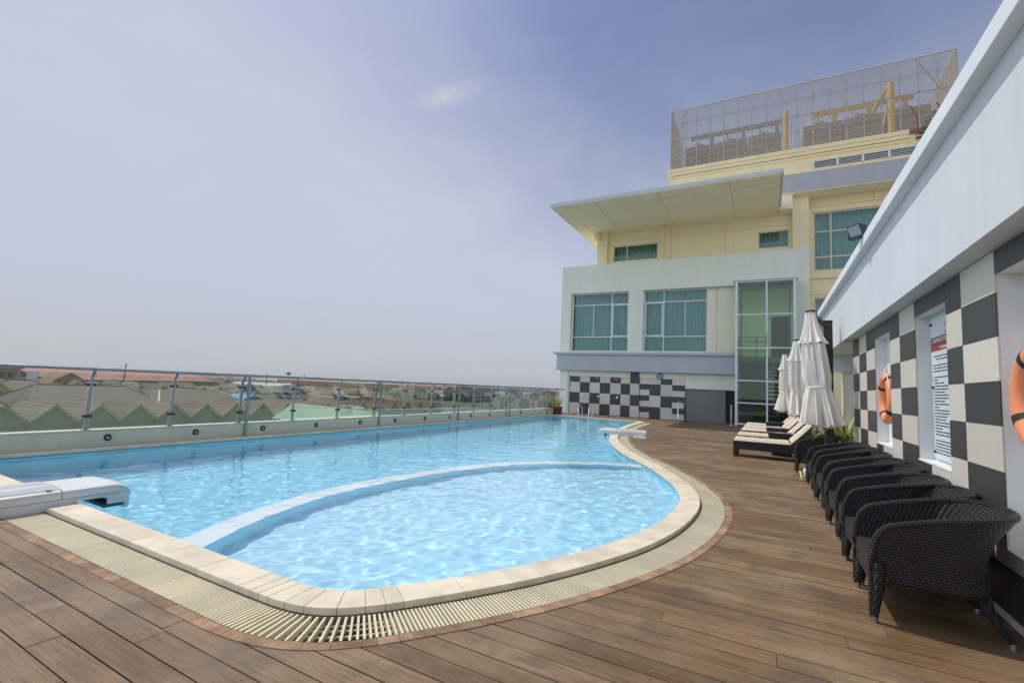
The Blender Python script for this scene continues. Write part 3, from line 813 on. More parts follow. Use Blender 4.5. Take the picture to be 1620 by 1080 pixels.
life_ring(3.92, 'orange life ring cut by the right picture edge above the nearest wicker chairs', radians(-28))

# ------------------------------------------------------------------ notice board with writing
def text_mesh(body, size, mat, name, parent, loc, align='LEFT', w=1.0):
    cu = bpy.data.curves.new(name, 'FONT'); cu.body = body; cu.size = size; cu.align_x = align; cu.extrude = .0008; cu.space_character = w
    o = bpy.data.objects.new('tmp', cu); col.objects.link(o)
    dg = bpy.context.evaluated_depsgraph_get(); me = bpy.data.meshes.new_from_object(o.evaluated_get(dg))
    bpy.data.objects.remove(o); me.materials.clear(); me.materials.append(mat)
    q = bpy.data.objects.new(name, me); col.objects.link(q); q.parent = parent; q.location = loc
    q.rotation_euler = (pi/2, 0, -pi/2)      # reads from the deck, facing -X
    return q
SX = WX+ND-.022
nb = thing('notice_board', 'tall pale glass pool rules board with dark red heading in the wall niche behind chairs', 'notice board', (SX, 5.93, 1.55))
Y0n, Y1n, Z0n, Z1n = 5.45, 6.37, .88, 2.30
PNL = MB().box(SX, SX+.008, Y0n, Y1n, Z0n, Z1n)
MB().box(SX-.0015, SX-.0003, Y0n+.001, Y1n-.001, 1.955, 2.095).build('red_band', M['red'], nb)
lz = lambda x, y, z: (x-SX, y-5.93, z-1.55)
text_mesh('SWIMMING POOL RULES', .066, M['paper'], 'heading', nb, lz(SX-.0026, 6.33, 2.035))
text_mesh('for all guests', .042, M['paper'], 'subheading', nb, lz(SX-.0026, 6.08, 1.972))
b = MB(); rnd = random.Random(21); z = 1.925
# worn small print: lines of short words
lines = [.75,.5,0,.62,.68,.44,0,.62,.12,.27,.64,.66,.26,.55,.62,.30,.42,.10,.45,.60,.33,.28,.62,.50,.18,.55,.52,0,.48,.60,.60,.58,.57]
for k, ln in enumerate(lines):
    z -= .0300
    if ln == 0: continue
    y = 6.31 if k > 1 else 6.30-.07*k
    yend = y - ln*1.05
    if k > 1 and rnd.random() < .7: b.box(SX-.0016, SX-.0004, 6.335, 6.346, z, z+.012)
    while y > yend:
        wl = rnd.uniform(.02, .075); b.box(SX-.0016, SX-.0004, max(y-wl, Y0n+.03), y, z, z+.012); y -= wl+.012
for (v0, v1, f0, f1) in b.g: PNL.add(b.v[v0:v1], [tuple(i-v0 for i in f) for f in b.f[f0:f1]], 1)
PNL.build('panel', [M['signglass'], M['ink']], nb)
b = MB()
for dx, dz, r in ((0,.085,.016),(0,.05,.026),(-.03,.02,.022),(.03,.02,.022),(0,-.01,.018)): b.tube([(SX-.0018, 5.86+dx, 2.175+dz), (SX-.0004, 5.86+dx, 2.175+dz)], r, 12)
b.box(SX-.0018, SX-.0004, 5.79, 5.93, 2.125, 2.137); b.box(SX-.0018, SX-.0004, 5.81, 5.91, 2.106, 2.116)
b.build('emblem', M['red'], nb)
for y in (6.33, 5.50):
    for z in (2.235, 1.59, .945): MB().tube([(SX-.016, y, z), (SX, y, z)], .013, 12).build('bolt', M['darkmetal'], nb)
# small drip mark fitting above the sign
# ------------------------------------------------------------------ floodlight on the roof edge
fl = thing('floodlight', 'black floodlight with pale glass mounted on the white roof edge at right', 'floodlight', (1.13, 7.6, 3.62))
b = MB(); b.add([(-.12,-.16,-.10),(-.12,.16,-.10),(-.12,.16,.14),(-.12,-.16,.14),(.10,-.07,-.05),(.10,.07,-.05),(.10,.07,.06),(.10,-.07,.06)], [(0,1,2,3),(7,6,5,4),(0,4,5,1),(1,5,6,2),(2,6,7,3),(3,7,4,0)])
h = b.build('housing', M['darkmetal'], fl, world=False, bevel=.008); h.location = (-.01, 0, .085); h.rotation_euler = (0, radians(-22), radians(34)); h.scale = (.68, .68, .68)
MB().box(-.126, -.1205, -.135, .135, -.08, .12).build('lens', M['lamp'], h, world=False)
b = MB(); b.box(-.01, .06, -.19, -.175, .0, .13); b.box(-.01, .06, .175, .19, .0, .13); b.box(-.01, .06, -.19, .19, -.008, .004)
br = b.build('bracket', M['darkmetal'], fl, world=False); br.rotation_euler = (0, 0, radians(38))

# ================================================================== wicker tub chairs
def tub_chair():
    """front at x=0 looking to -x, width y 0..0.66, back at x=.74"""
    t = thing('wicker_chair', 'x', 'wicker chair', (0,0,0), 'black wicker tub chairs lined up along the wall')
    W2, cy_ = .315, .33
    def plan(s):
        """s in -1..1 along near arm, back, far arm -> x,y, outward normal"""
        a = abs(s); sg = -1 if s < 0 else 1
        if a > .42:                                # straight arm
            k = (a-.42)/.58; x = .40*(1-k); y = W2; nx, ny = 0, 1
        else:
            w = a/.42*pi/2; x = .40 + .25*cos(w)**.8 if cos(w) > 1e-6 else .40; y = W2*sin(w)**.75; nx, ny = cos(w), sin(w)
        return x, sg*y, nx, sg*ny, a
    def zt(x):
        if x < .13: return .355 + .265*sqrt(max(0, 1-((.13-x)/.13)**2))
        return .62 + .135*min(1, (x-.13)/.55)**.85
    def zb(x, a):
        if a < .40: return .255 + .0*a
        if x < .12: return .10 + .155*sqrt(max(0, 1-((.12-x)/.12)**2))
        return .255
    def out(z, nx):
        b = abs(nx); k = (z-.25)/.5
        return b*(-.045*sin(pi*min(1, k*1.15)) + .125*max(0, k)**2.6) + (1-b)*(.004 + .022*max(0, k)**1.5)
    ns, nz = 72, 14; grid = {}; uvd = {}
    ulen = 0; prev = None
    for i in range(ns+1):
        s = -1 + 2*i/ns
        x, y, nx, ny, a = plan(s)
        if prev: ulen += hypot(x-prev[0], y-prev[1])
        prev = (x, y)
        z0, z1 = zb(x, a), zt(x)
        for j in range(nz+1):
            z = z0 + (z1-z0)*j/nz; o = out(z, nx)
            grid[i,j] = Vector((x+nx*o, cy_+y+ny*o, z)); grid[i,j,'n'] = Vector((nx, ny, 0)); uvd[i,j] = (ulen, z + .06*nx)
    T = .016
    for name, dirn in (('shell', 1),):
        b = MB(); vs = []; fs = []; uvs = []
        for side in (1, -1):
            o = len(vs)
            for i in range(ns+1):
                for j in range(nz+1): vs.append(grid[i,j] + grid[i,j,'n']*T*side)
            for i in range(ns):
                for j in range(nz):
                    q = [(i,j),(i+1,j),(i+1,j+1),(i,j+1)]
                    if side < 0: q = q[::-1]
                    fs.append(tuple(o + a*(nz+1)+c for a, c in q)); uvs.append([uvd[p] for p in q])
        n1 = (ns+1)*(nz+1)
        for i in range(ns): fs.append((i*(nz+1), n1+i*(nz+1), n1+(i+1)*(nz+1), (i+1)*(nz+1))); uvs.append([uvd[i,0]]*4)
        b.add(vs, fs, 0, True, uvs); b.build('shell', M['wicker'], t, world=False)
    # rolled rim from foot to foot over both arms
    rim = [grid[i,nz] for i in range(ns+1)]
    P = [Vector((.004, cy_-W2-.004, z)) for z in (.04,.12,.20,.28,.33)] + rim + [Vector((.004, cy_+W2+.004, z)) for z in (.33,.28,.20,.12,.04)]
    b = MB(); n = 8; vs=[]; fs=[]; uvs=[]; u = 0; us = []
    for i, p in enumerate(P):
        tt = (P[min(i+1,len(P)-1)]-P[max(0,i-1)]).normalized(); a1 = tt.cross(Vector((0,0,1))); a1 = a1.normalized() if a1.length > 1e-3 else Vector((0,1,0)); b1 = a1.cross(tt)
        if i: u += (p-P[i-1]).length
        us.append(u)
        for k in range(n): w_ = 2*pi*k/n; vs.append(p + (a1*cos(w_)+b1*sin(w_))*(.022 if 4 < i < len(P)-5 else .020))
    for i in range(len(P)-1):
        for k in range(n):
            k2 = (k+1)%n; fs.append((i*n+k, i*n+k2, (i+1)*n+k2, (i+1)*n+k)); uvs.append([(us[i]*1.5, k*.022/1), (us[i]*1.5, (k+1)*.022), (us[i+1]*1.5, (k+1)*.022), (us[i+1]*1.5, k*.022)])
    b.add(vs, fs, 0, True, uvs); b.build('rim', M['wicker'], t, world=False)
    def wtube(path, r, name):
        b = MB(); n = 10; vs=[]; fs=[]; uvs=[]; u=0; us=[]; Pv=[Vector(p) for p in path]
        for i, p in enumerate(Pv):
            if i: u += (p-Pv[i-1]).length
            us.append(u)
            for k in range(n): w_ = 2*pi*k/n; vs.append((p.x+cos(w_)*r[i], p.y+sin(w_)*r[i]*.9, p.z))
        for i in range(len(Pv)-1):
            for k in range(n):
                k2=(k+1)%n; fs.append((i*n+k, i*n+k2, (i+1)*n+k2, (i+1)*n+k)[::-1]); uvs.append([(k*.02,us[i]),((k+1)*.02,us[i]),((k+1)*.02,us[i+1]),(k*.02,us[i+1])][::-1])
        b.add(vs, fs, 0, True, uvs); return b.build(name, M['wicker'], t, world=False)
    for sg in (-1, 1):
        l = wtube([(.040, cy_+sg*(W2+.002), .37), (.036, cy_+sg*(W2+.002), .22), (.022, cy_+sg*(W2+.003), .12), (.012, cy_+sg*(W2+.004), .03)], [.042, .038, .030, .022], 'leg')
        MB().cyl((.012, cy_+sg*(W2+.004), 0), .0205, .038, 14).build('foot_cap', M['steel'], l, world=False)
        l = wtube([(.555, cy_+sg*.235, .30), (.575, cy_+sg*.245, .20), (.635, cy_+sg*.262, .09), (.675, cy_+sg*.272, .03)], [.046, .036, .026, .021], 'leg')
        MB().cyl((.678, cy_+sg*.273, 0), .0195, .036, 14).build('foot_cap', M['steel'], l, world=False)
    # seat pad and front apron, chevron woven
    poly = [(.012, cy_-.300)] + [(p.x*.97, cy_+(p.y-cy_)*.95) for p in [grid[i,3] for i in range(0, ns+1, 4)] if p.x > .05] + [(.012, cy_+.300)]
    b = MB(); m_ = len(poly)
    b.add([(*p, .385) for p in poly], [tuple(range(m_))], 0, False, [[(p[0], p[1]) for p in poly]])
    b.add([(*p, .355) for p in poly], [tuple(range(m_))[::-1]], 0, False, [[(p[0], p[1]) for p in poly[::-1]]])
    b.build('seat', M['wickerfine'], t, world=False)
    b = MB()
    for (p, q) in (((.010, cy_-.30), (.010, cy_+.30)),):
        vs = [(p[0],p[1],.215),(q[0],q[1],.215),(q[0],q[1],.386),(p[0],p[1],.386)]
        b.add(vs, [(3,2,1,0)], 0, False, [[(0,.17),(.6,.17),(.6,0),(0,0)]])
        b.add([(x+.02, y, z) for x, y, z in vs], [(0,1,2,3)], 0, False, [[(0,0),(.6,0),(.6,.17),(0,.17)]])
        b.add([vs[0], vs[1], (vs[1][0]+.02, vs[1][1], .215), (vs[0][0]+.02, vs[0][1], .215)], [(0,1,2,3)], 0, False, [[(0,0)]*4])
    b.build('apron', M['wickerfine'], t, world=False)
    return t
c0 = tub_chair()
ordn = ['nearest', 'second', 'third', 'fourth', 'fifth', 'sixth', 'seventh', 'eighth']
# feet seen in the photo: pitch 0.694 m, small shifts
shifts = [(.600,3.945,0), (.632,4.645,2.0), (.622,5.322,-1.6), (.640,6.025,1.4), (.618,6.722,-2.2), (.642,7.452,2.0), (.610,8.118,-1.2), (.626,8.828,2.4)]
for k, (x, y, rz) in enumerate(shifts):
    c = c0 if k == 0 else copy_tree(c0)
    c.location = (x, y, 0); c.rotation_euler.z = radians(rz)
    c['label'] = ('nearest black wicker tub chair, its side panel filling the right foreground' if k == 0 else
                  f'{ordn[k]} black wicker tub chair counted from the camera along the tiled wall' if k < 7 else 'farthest black wicker tub chair of the wall row, just before the umbrella mast')
c = copy_tree(c0); c.location = (.50, 10.80, 0); c.rotation_euler.z = radians(-2)
c['label'] = 'lone black wicker tub chair beside the first sun lounger, behind the umbrella mast'

# things on the deck by the chairs
yt = thing('yellow_tray', 'shallow pale yellow tray standing on the deck behind the chair row', 'tray', (.66, 10.05, 0))
b = MB(); b.box(.54,.84,9.80,10.5,.004,.02); b.box(.54,.56,9.80,10.5,.02,.085); b.box(.82,.84,9.80,10.5,.02,.085); b.box(.56,.82,9.80,9.82,.02,.085); b.box(.56,.82,10.48,10.5,.02,.085)
b.build('tray', M['yellow'], yt, bevel=.006)
st_ = MB(); st_.box(.60,.80,9.86,10.12,.022,.06); st_.box(.62,.79,9.88,10.10,.061,.10)
tag(st_.build('dark_box', M['darkmetal'], bevel=.004), 'small dark box lying in the yellow tray', 'box')
st_ = MB(); st_.box(.60,.78,10.16,10.42,.022,.15); tag(st_.build('white_folded_towel', M['paper'], bevel=.02), 'white folded towel lying in the yellow tray', 'towel')

# ================================================================== sun loungers
def lounger():
    t = thing('sun_lounger', 'x', 'sun lounger', (0,0,0), 'black wicker sun loungers with cream cushions')
    L_, Wd = 1.98, .68
    def panel(mb, x0, x1, y0, y1, z0, z1):
        v = [(x0,y0,z0),(x1,y0,z0),(x1,y1,z0),(x0,y1,z0),(x0,y0,z1),(x1,y0,z1),(x1,y1,z1),(x0,y1,z1)]
        F = [(0,3,2,1),(4,5,6,7),(0,1,5,4),(1,2,6,5),(2,3,7,6),(3,0,4,7)]; uv = []
        for f in F:
            ax_ = [max(v[i][k] for i in f)-min(v[i][k] for i in f) for k in range(3)]
            if ax_[2] > 1e-6: uv.append([((v[i][0] if ax_[0] > 1e-6 else v[i][1]), v[i][2]) for i in f])
            else: uv.append([(v[i][0], v[i][1]) for i in f])
        mb.add(v, F, 0, False, uv)
    b = MB(); panel(b, .10, L_-.10, 0, .035, .175, .36); panel(b, .10, L_-.10, Wd-.035, Wd, .175, .36)
    panel(b, 0, .035, .10, Wd-.10, .175, .36); panel(b, L_-.035, L_, .10, Wd-.10, .175, .36); panel(b, .035, L_-.035, .035, Wd-.035, .31, .352)
    b.build('frame', M['wickerfine'], t, world=False)
    for x in (0, L_-.10):
        for y in (0, Wd-.10): 
            b = MB(); panel(b, x, x+.10, y, y+.10, 0, .36); b.build('leg', M['wickerfine'], t, world=False)
    # seat cushion: quilted slab
    def cushion(n, ln, wd, th, name, org, ang):
        vs=[]; fs=[]; nx, ny = 30, 12
        ca, sa = cos(ang), sin(ang)
        def P(u, v, top):
            e = min(u, 1-u)*ln; e2 = min(v, 1-v)*wd; r = min(1, min(e, e2)/.035); puff = th*(sqrt(max(0, 1-(1-r)**2)))
            q = abs(sin(pi*u*n)); z = (puff*(.86+.14*q**.5)) if top else 0
            return (org[0] + u*ln*ca - z*sa, org[1] + v*wd, org[2] + u*ln*sa + z*ca)
        for top in (1, 0):
            o = len(vs)
            for i in range(nx+1):
                for j in range(ny+1): vs.append(P(i/nx, j/ny, top))
            for i in range(nx):
                for j in range(ny):
                    q = (o+i*(ny+1)+j, o+(i+1)*(ny+1)+j, o+(i+1)*(ny+1)+j+1, o+i*(ny+1)+j+1); fs.append(q if top else q[::-1])
        c = MB().add(vs, fs, 0, True).build(name, M['cushion'], t, world=False)
        pb = MB(); m_ = 0
        pb.tube([(org[0]+(ln*u)*ca-.008*sa, org[1]+v*wd, org[2]+(ln*u)*sa+.008*ca) for u, v in ((0,0),(1,0),(1,1),(0,1),(0,0))], .007, 6)
        pb.build('piping', M['piping'], c, world=False)
    cushion(4, 1.19, Wd-.02, .075, 'seat_cushion', (.0, .01, .36), 0)
    cushion(4, .72, Wd-.02, .075, 'back_cushion', (1.20, .01, .385), radians(47))
    b = MB(); ca, sa = cos(radians(47)), sin(radians(47))
    for y in (.03, Wd-.06): b.rod((1.20, y+.015, .355), (1.20+.70*ca, y+.015, .355+.70*sa), .03, .03)
    b.rod((1.20+.62*ca, .05, .34+.62*sa), (1.20+.62*ca, Wd-.05, .34+.62*sa), .03, .03); b.rod((1.58, .10, .33), (1.20+.45*ca, .10, .33+.45*sa), .025, .025); b.rod((1.58, Wd-.10, .33), (1.20+.45*ca, Wd-.10, .33+.45*sa), .025, .025)
    b.build('back_frame', M['darkmetal'], t, world=False)
    return t
l0 = lounger()
for k, (x, y, rz, lab) in enumerate([(-.69,12.52,0,'nearest cream cushioned sun lounger with its whole black side showing'), (-.70,14.35,.6,'second cream cushioned sun lounger, half hidden by the first side table'),
        (-.70,16.55,-.5,'third cream cushioned sun lounger, between the two nearer side tables'), (-.69,18.3,.4,'fourth cream cushioned sun lounger from the front, under the middle umbrella'), (-.68,20.2,0,'farthest cream cushioned sun lounger in front of the glass stair tower')]):
    c = l0 if k == 0 else copy_tree(l0); c.location = (x, y, 0); c.rotation_euler.z = radians(rz); c['label'] = lab
# side tables
def side_table():
    t = thing('side_table', 'x', 'side table', (0,0,0), 'dark wicker side tables between the loungers')
    b = MB(); uvq = [(0,0),(.5,0),(.5,.4),(0,.4)]
    lo = [(.08,.08,.0),(.50,.08,.0),(.50,.50,.0),(.08,.50,.0)]; hi = [(.0,.0,.53),(.58,.0,.53),(.58,.58,.53),(.0,.58,.53)]
    for k in range(4): b.add([lo[k], lo[(k+1)%4], hi[(k+1)%4], hi[k]], [(0,1,2,3)], 0, False, [uvq])
    b.add(hi, [(0,1,2,3)], 0, False, [uvq]); b.build('base', M['wickerfine'], t, world=False)
    MB().box(-.01, .59, -.01, .59, .532, .556).build('table_top', M['darkglass'], t, world=False, bevel=.006); return t
M['darkglass'] = pm('dark_table_glass', (.05,.052,.055), .12, .1, 3)
s0 = side_table(); s0.location = (.04, 13.45, 0); s0['label'] = 'dark tapered side table between the first and second sun loungers'
for loc, lab in (((.0, 15.45, 0), 'dark tapered side table just behind the second sun lounger'), ((-.02, 19.2, 0), 'dark tapered side table between the two farthest sun loungers')):
    c = copy_tree(s0); c.location = loc; c['label'] = lab

# ================================================================== closed umbrellas
def umbrella(seed, label, x, y, mast, tilt):
    t = thing('closed_umbrella', label, 'umbrella', (x, y, 0), 'off white closed umbrellas behind the loungers')
    rnd = random.Random(seed); nA, folds = 128, 10
    phs = [rnd.uniform(0, 2*pi) for _ in range(8)]
    def cloth(prof, name, fold, hem=0., zigz=0.):
        vs = []; fs = []; m_ = len(prof)
        for i, (r, z) in enumerate(prof):
            k = i/(m_-1)
            for j in range(nA):
                a = 2*pi*j/nA
                f = sin(folds*a + phs[0] + 1.1*sin(2*a+phs[1])); f2 = sin(folds*2.3*a + phs[2] + z*3.) ; f3 = sin(3*a + phs[3] + z*1.5)
                rr_ = r*(1 + 1.55*fold(k)*(.75*(abs(f)**.7*(1 if f > 0 else -1)) + .35*f2) + .16*f3)
                zz = z + hem*(k**6)*(.6*f + .25*f3)
                vs.append((rr_*cos(a) + tilt*(1.95-z), rr_*sin(a)*.95, zz))
        for i in range(m_-1):
            for j in range(nA): j2 = (j+1)%nA; fs.append((i*nA+j, i*nA+j2, (i+1)*nA+j2, (i+1)*nA+j))
        return MB().add(vs, fs, 0, True).build(name, M['canvas'], t, world=False)
    Zt = 3.05
    cloth([(.05,Zt),(.07,Zt-.04),(.092,Zt-.2),(.122,Zt-.36),(.152,Zt-.49),(.182,Zt-.57),(.198,Zt-.61)], 'vent_cap', lambda k: .08+.13*k, .04)
    main = [(.08,Zt-.30),(.13,Zt-.5),(.165,Zt-.66),(.175,Zt-.85),(.178,Zt-1.05),(.185,Zt-1.22),(.188,Zt-1.34),(.180,Zt-1.38),(.172,Zt-1.405),(.174,Zt-1.43),(.184,Zt-1.50),(.196,Zt-1.62),(.208,Zt-1.76),(.222,Zt-1.92),(.232,Zt-2.06),(.228,Zt-2.10)]
    cn = cloth(main, 'canopy', lambda k: .13+.10*k if k < .40 else (.08 if k < .66 else .08+.9*(k-.66)), .07)
    # tie strap
    b = MB(); b.tube([((.186+.004*sin(3*a))*cos(a)+tilt*(1.95-(Zt-1.41)), (.180)*sin(a), Zt-1.41+.012*cos(a)) for a in [2*pi*k/40 for k in range(41)]], .016, 6)
    b.build('strap', M['canvas'], cn, world=False)
    MB().lathe([(0,.03),(.075,.025),(.085,.0),(.0,-.01)], (tilt*(1.95-Zt), 0, Zt-.005), 18).build('finial', M['darkmetal'], t, world=False)
    MB().tube([(tilt*(1.95-Zt), 0, Zt-.02), (tilt*(1.95-.85), 0, .88)], .024, 8).build('hub_pole', M['darkmetal'], t, world=False)
    mx, my = mast
    b = MB(); b.box(mx-.075, mx+.075, my-.05, my+.05, .02, 2.90); mo = b.build('mast', M['mast'], t, world=False, bevel=.02)
    MB().box(mx-.08, mx+.08, my-.055, my+.055, 2.902, 2.93).build('cap', M['mast'], mo, world=False, bevel=.01)
    b = MB(); p = [(mx+.06, my-.03, .72), (mx+.19, my-.03, .70), (mx+.21, my-.03, .62), (mx+.20, my-.03, .45), (mx+.07, my-.03, .42)]; b.tube(p, .022, 8); b.build('crank_handle', M['darkmetal'], mo, world=False)
    b = MB(); b.rod((mx, my, 2.80), (tilt*(1.95-Zt), 0, Zt-.03), .05, .06); b.build('arm', M['darkmetal'], t, world=False)
    b = MB(); b.box(mx-.5, mx+.1, my-.45, my+.45, .004, .05); b.build('base', M['darkmetal'], t, world=False, bevel=.01)
    return t
umbrella(1, 'nearest closed off-white umbrella with its dark mast behind the chair row', .825, 10.3, (.215, .40), .085)
u2 = umbrella(2, 'middle closed off-white umbrella, between the nearest and farthest ones', .79, 15.3, (.24, .35), .03)
umbrella(3, 'farthest and smallest closed off-white umbrella in front of the glass stair tower', .62, 20.0, (.26, .35), .02)

# plants at the end of the tiled wall
def strappy(name, label, x, y, n, h, seed, cat='plant'):
    t = thing(name, label, cat, (x, y, 0), None); rnd = random.Random(seed); b = MB()
    for k in range(n):
        a = rnd.uniform(0, 2*pi); r = rnd.uniform(0, .28)
        leaf(b, (x+r*cos(a), y+r*sin(a)*1.3, rnd.uniform(.0, h*.45)), (cos(a)*.7, sin(a)*.7, rnd.uniform(.5, 1.5)), rnd.uniform(.30, .55)*h, rnd.uniform(.03, .055), rnd.uniform(.6, 2.0), 5)
    b.build('foliage', M['leafgreen'], t)
    b = MB()
    for k in range(8):
        a = rnd.uniform(0, 2*pi); b.tube([(x+.1*cos(a), y+.1*sin(a), 0), (x+.2*cos(a), y+.2*sin(a), h*.6)], [.015, .008], 5)
    b.build('stems', M['leafgreen'], t)
strappy('strappy_plant', 'clump of yellow-green strappy leaves against the end of the tiled wall', 1.36, 11.25, 220, 1.65, 4)
strappy('strappy_plant', 'clump of strappy leaves behind the white pickets, beyond the lone wicker chair', 1.50, 12.6, 150, 1.4, 9)
fe = thing('picket_fence', 'low white picket edging between the loungers and the plants', 'picket fence', (1.45, 13.5, 0))
for k in range(9):
    y = 12.9 + k*.33; MB().box(1.36, 1.38, y, y+.09, .0, .62).build('picket', M['slab'], fe)
MB().box(1.381, 1.40, 12.85, 15.7, .42, .48).build('rail', M['slab'], fe)
# ================================================================== hotel
ht = thing('hotel_building', 'cream and pale green hotel wing with a wide flat roof behind the far pool end', 'building', (-2, 27, 0))
BX = 16.
# ---- ground floor
b = MB(); b.box(-10.92, -10.43, 26.40, 26.95, 0, 2.56); b.box(-10.43, -10.36, 26.45, 26.95, 0, 2.56); b.build('corner_column', M['greenwall'], ht, bevel=.004)
MB().box(-10.36, -1.34, 26.5, 26.95, 2.17, 2.56).build('lintel', M['greenwall'], ht)
MB().box(-10.36, -3.80, 26.576, 27.2, 0, 2.168).build('shower_wall', M['grey'], ht)
g = MB(); g.box(-10.34, -6.72, 26.569, 26.575, .004, 2.165); g.box(-6.2, -3.80, 26.569, 26.575, .004, 2.165); g.build('shower_grout', M['grout'], ht)
l_, d_ = MB(), MB()
def stile(x0, x1, z0, z1, dark, y=26.555):
    (d_ if dark else l_).box(x0+.002, x1-.002, y, y+.013, z0+.002, z1-.002)
xs = [-10.32, -9.70, -9.10, -8.48, -7.87, -7.26, -6.70]; zs = [2.165, 1.83, 1.22, .61, .004]
pat = ['DLDLDL', 'LDLDLD', 'DLDLDL', 'LDLDLD']
for r in range(4):
    for c in range(6):
        dk_ = pat[r][c] == 'D'; a, z1 = zs[r+1], zs[r]
        if r == 0: stile(xs[c], xs[c+1], a, z1, dk_)
        else: m_ = (a+z1)/2; stile(xs[c], xs[c+1], a, m_, dk_); stile(xs[c], xs[c+1], m_, z1, dk_)
xs2 = [-6.20, -5.66, -5.06, -4.45, -3.80]; pat2 = ['LLDL', 'DDLD', 'LDLL', 'LDLD'.replace('L','L')[:4], 'LLDL', 'DDLD', 'LDLL']
pat2 = ['LLDL', 'DDLD', 'LDLL', 'DLDD', 'LLDL', 'DDLD', 'LDLL']
for r in range(7):
    a, z1 = 2.165-2.16*(r+1)/7, 2.165-2.16*r/7
    for c in range(4): stile(xs2[c], xs2[c+1], a, z1, pat2[r][c] == 'D')
# tiled pillar
MB().box(-6.70, -6.22, 26.46, 26.9, .0, 2.55).build('shower_pillar', M['grout'], ht)
for k, (z0, z1, dk_) in enumerate(((1.85, 2.55, 1), (1.23, 1.85, 0), (.62, 1.23, 1), (.004, .62, 0))):
    m_ = (z0+z1)/2
    for a, c in ((z0, m_), (m_, z1)):
        stile(-6.70, -6.22, a, c, dk_, 26.445)
        (d_ if dk_ else l_).box(-6.219, -6.206, 26.46, 26.55, a+.002, c-.002)
l_.build('light_tiles', M['tilelight'], ht); d_.build('dark_tiles', M['tiledark'], ht)
MB().box(-3.79, -1.34, 26.52, 26.9, 1.70, 2.168).build('recess_header', M['greenwall'], ht)
MB().box(-3.79, -1.83, 26.62, 27.0, 0, 1.698).build('grey_panel', M['grey'], ht)
MB().box(-1.828, -1.34, 26.9, 27.0, 0, 1.698).build('dark_doorway', M['dark'], ht)
# ---- blue grey band
b = MB(); b.box(-11.08, -1.40, 26.16, 26.5, 2.575, 3.42); b.build('band', M['bluegrey'], ht, bevel=.005)
b = MB(); b.box(-11.25, -1.38, 26.02, 26.5, 3.422, 3.56); b.box(-11.13, -1.39, 26.10, 26.5, 2.50, 2.573); b.build_each('band_moulding', M['bluegrey'], ht, bevel=.012)
# ---- first floor front wall
b = MB(); T0, T1 = 26.40, 26.90
b.box(-11.0, -10.38, T0, T1, 3.56, 7.11); b.box(-6.90, -6.06, T0, T1, 3.56, 7.11); b.box(-11.0, 1.875, T0, T1, 7.112, 8.79)
b.box(1.26, 1.875, T0, T1, 0, 7.11); b.box(-11.0, -10.6, T1, 38, 0, 8.79)
b.build('front_wall', M['greenwall'], ht, bevel=.004)
M['palecream'] = pm('pale_cream_panel', (.86,.82,.62), .8, .03, .9, streak=.1)
MB().box(-2.74, -2.30, 26.74, 26.85, 3.56, 7.11).box(-2.26, -1.40, 26.70, 26.85, 3.56, 7.11).box(-2.30, -2.26, 26.78, 26.85, 3.56, 7.11).build_each('recess_panel', M['palecream'], ht)
b = MB(); b.box(-10.38, -6.9, 26.402, 26.9, 3.562, 3.66); b.box(-6.06, -2.74, 26.402, 26.9, 3.562, 3.66); b.build_each('window_sill', M['greenwall'], ht)
def window(x0, x1, z0, z1, y, vs, hs, sub, case, name='window', fr='frame', t=.055, curtain=True, deep=.35, pl=None):
    """frame, pane, curtain; vs full mullions, hs transoms, sub = (x, row) short mullions, case = thick casement rectangle"""
    b = MB()
    b.box(x0, x1, y, y+.07, z0, z0+t); b.box(x0, x1, y, y+.07, z1-t, z1); b.box(x0, x0+t, y, y+.07, z0+t, z1-t); b.box(x1-t, x1, y, y+.07, z0+t, z1-t)
    zz = [z0+t] + sorted(hs) + [z1-t]
    for h in hs: b.box(x0+t, x1-t, y+.004, y+.066, h-t/2, h+t/2)
    for x in vs:
        for a, c in zip(zz, zz[1:]):
            b.box(x-t/2, x+t/2, y+.002, y+.068, a+(t/2 if a in hs else 0), c-(t/2 if c in hs else 0))
    for x, r in sub: b.box(x-t*.4, x+t*.4, y+.006, y+.064, zz[r]+t/2, zz[r+1]-t/2)
    f = b.build(name, M[fr], ht)
    if case:
        a0, a1, c0, c1 = case; k = .065; q = MB()
        q.box(a0, a1, y-.03, y+.0, c0, c0+k); q.box(a0, a1, y-.03, y+.0, c1-k, c1); q.box(a0, a0+k, y-.03, y, c0+k, c1-k); q.box(a1-k, a1, y-.03, y, c0+k, c1-k)
        q.build('casement', M['frame'], f)
    MB().box(x0+.02, x1-.02, y+.03, y+.04, z0+.02, z1-.02).build('pane', M['winglass'], f)
    if curtain:
        q = MB(); n = int((x1-x0)/.022); vv = []
        rr = random.Random(int(x0*100))
        ph = 0
        for i in range(n+1):
            ph += rr.uniform(.5, .95); d = .07*sin(ph) + .03*sin(ph*.37)
            vv += [(x0+(x1-x0)*i/n, y+deep+d, z0-.1), (x0+(x1-x0)*i/n, y+deep+d*.8, z1+.05)]
        q.add(vv, [(2*i, 2*i+2, 2*i+3, 2*i+1) for i in range(n)], 0, True); q.build('curtain', M['curtain'], f)
    MB().box(x0-.3, x1+.3, y+deep+.25, y+deep+.30, z0-.3, z1+.3).build('dark_room', M['dark'], f)
    return f
window(-10.38, -6.90, 3.66, 7.11, 26.75, [-7.95], [4.52, 6.44], [(-9.06, 1)], (-7.91, -6.95, 4.54, 6.42))
window(-6.06, -2.74, 3.66, 7.11, 26.75, [-5.0], [4.52, 6.46], [(-3.87, 1)], (-6.01, -5.04, 4.54, 6.44))
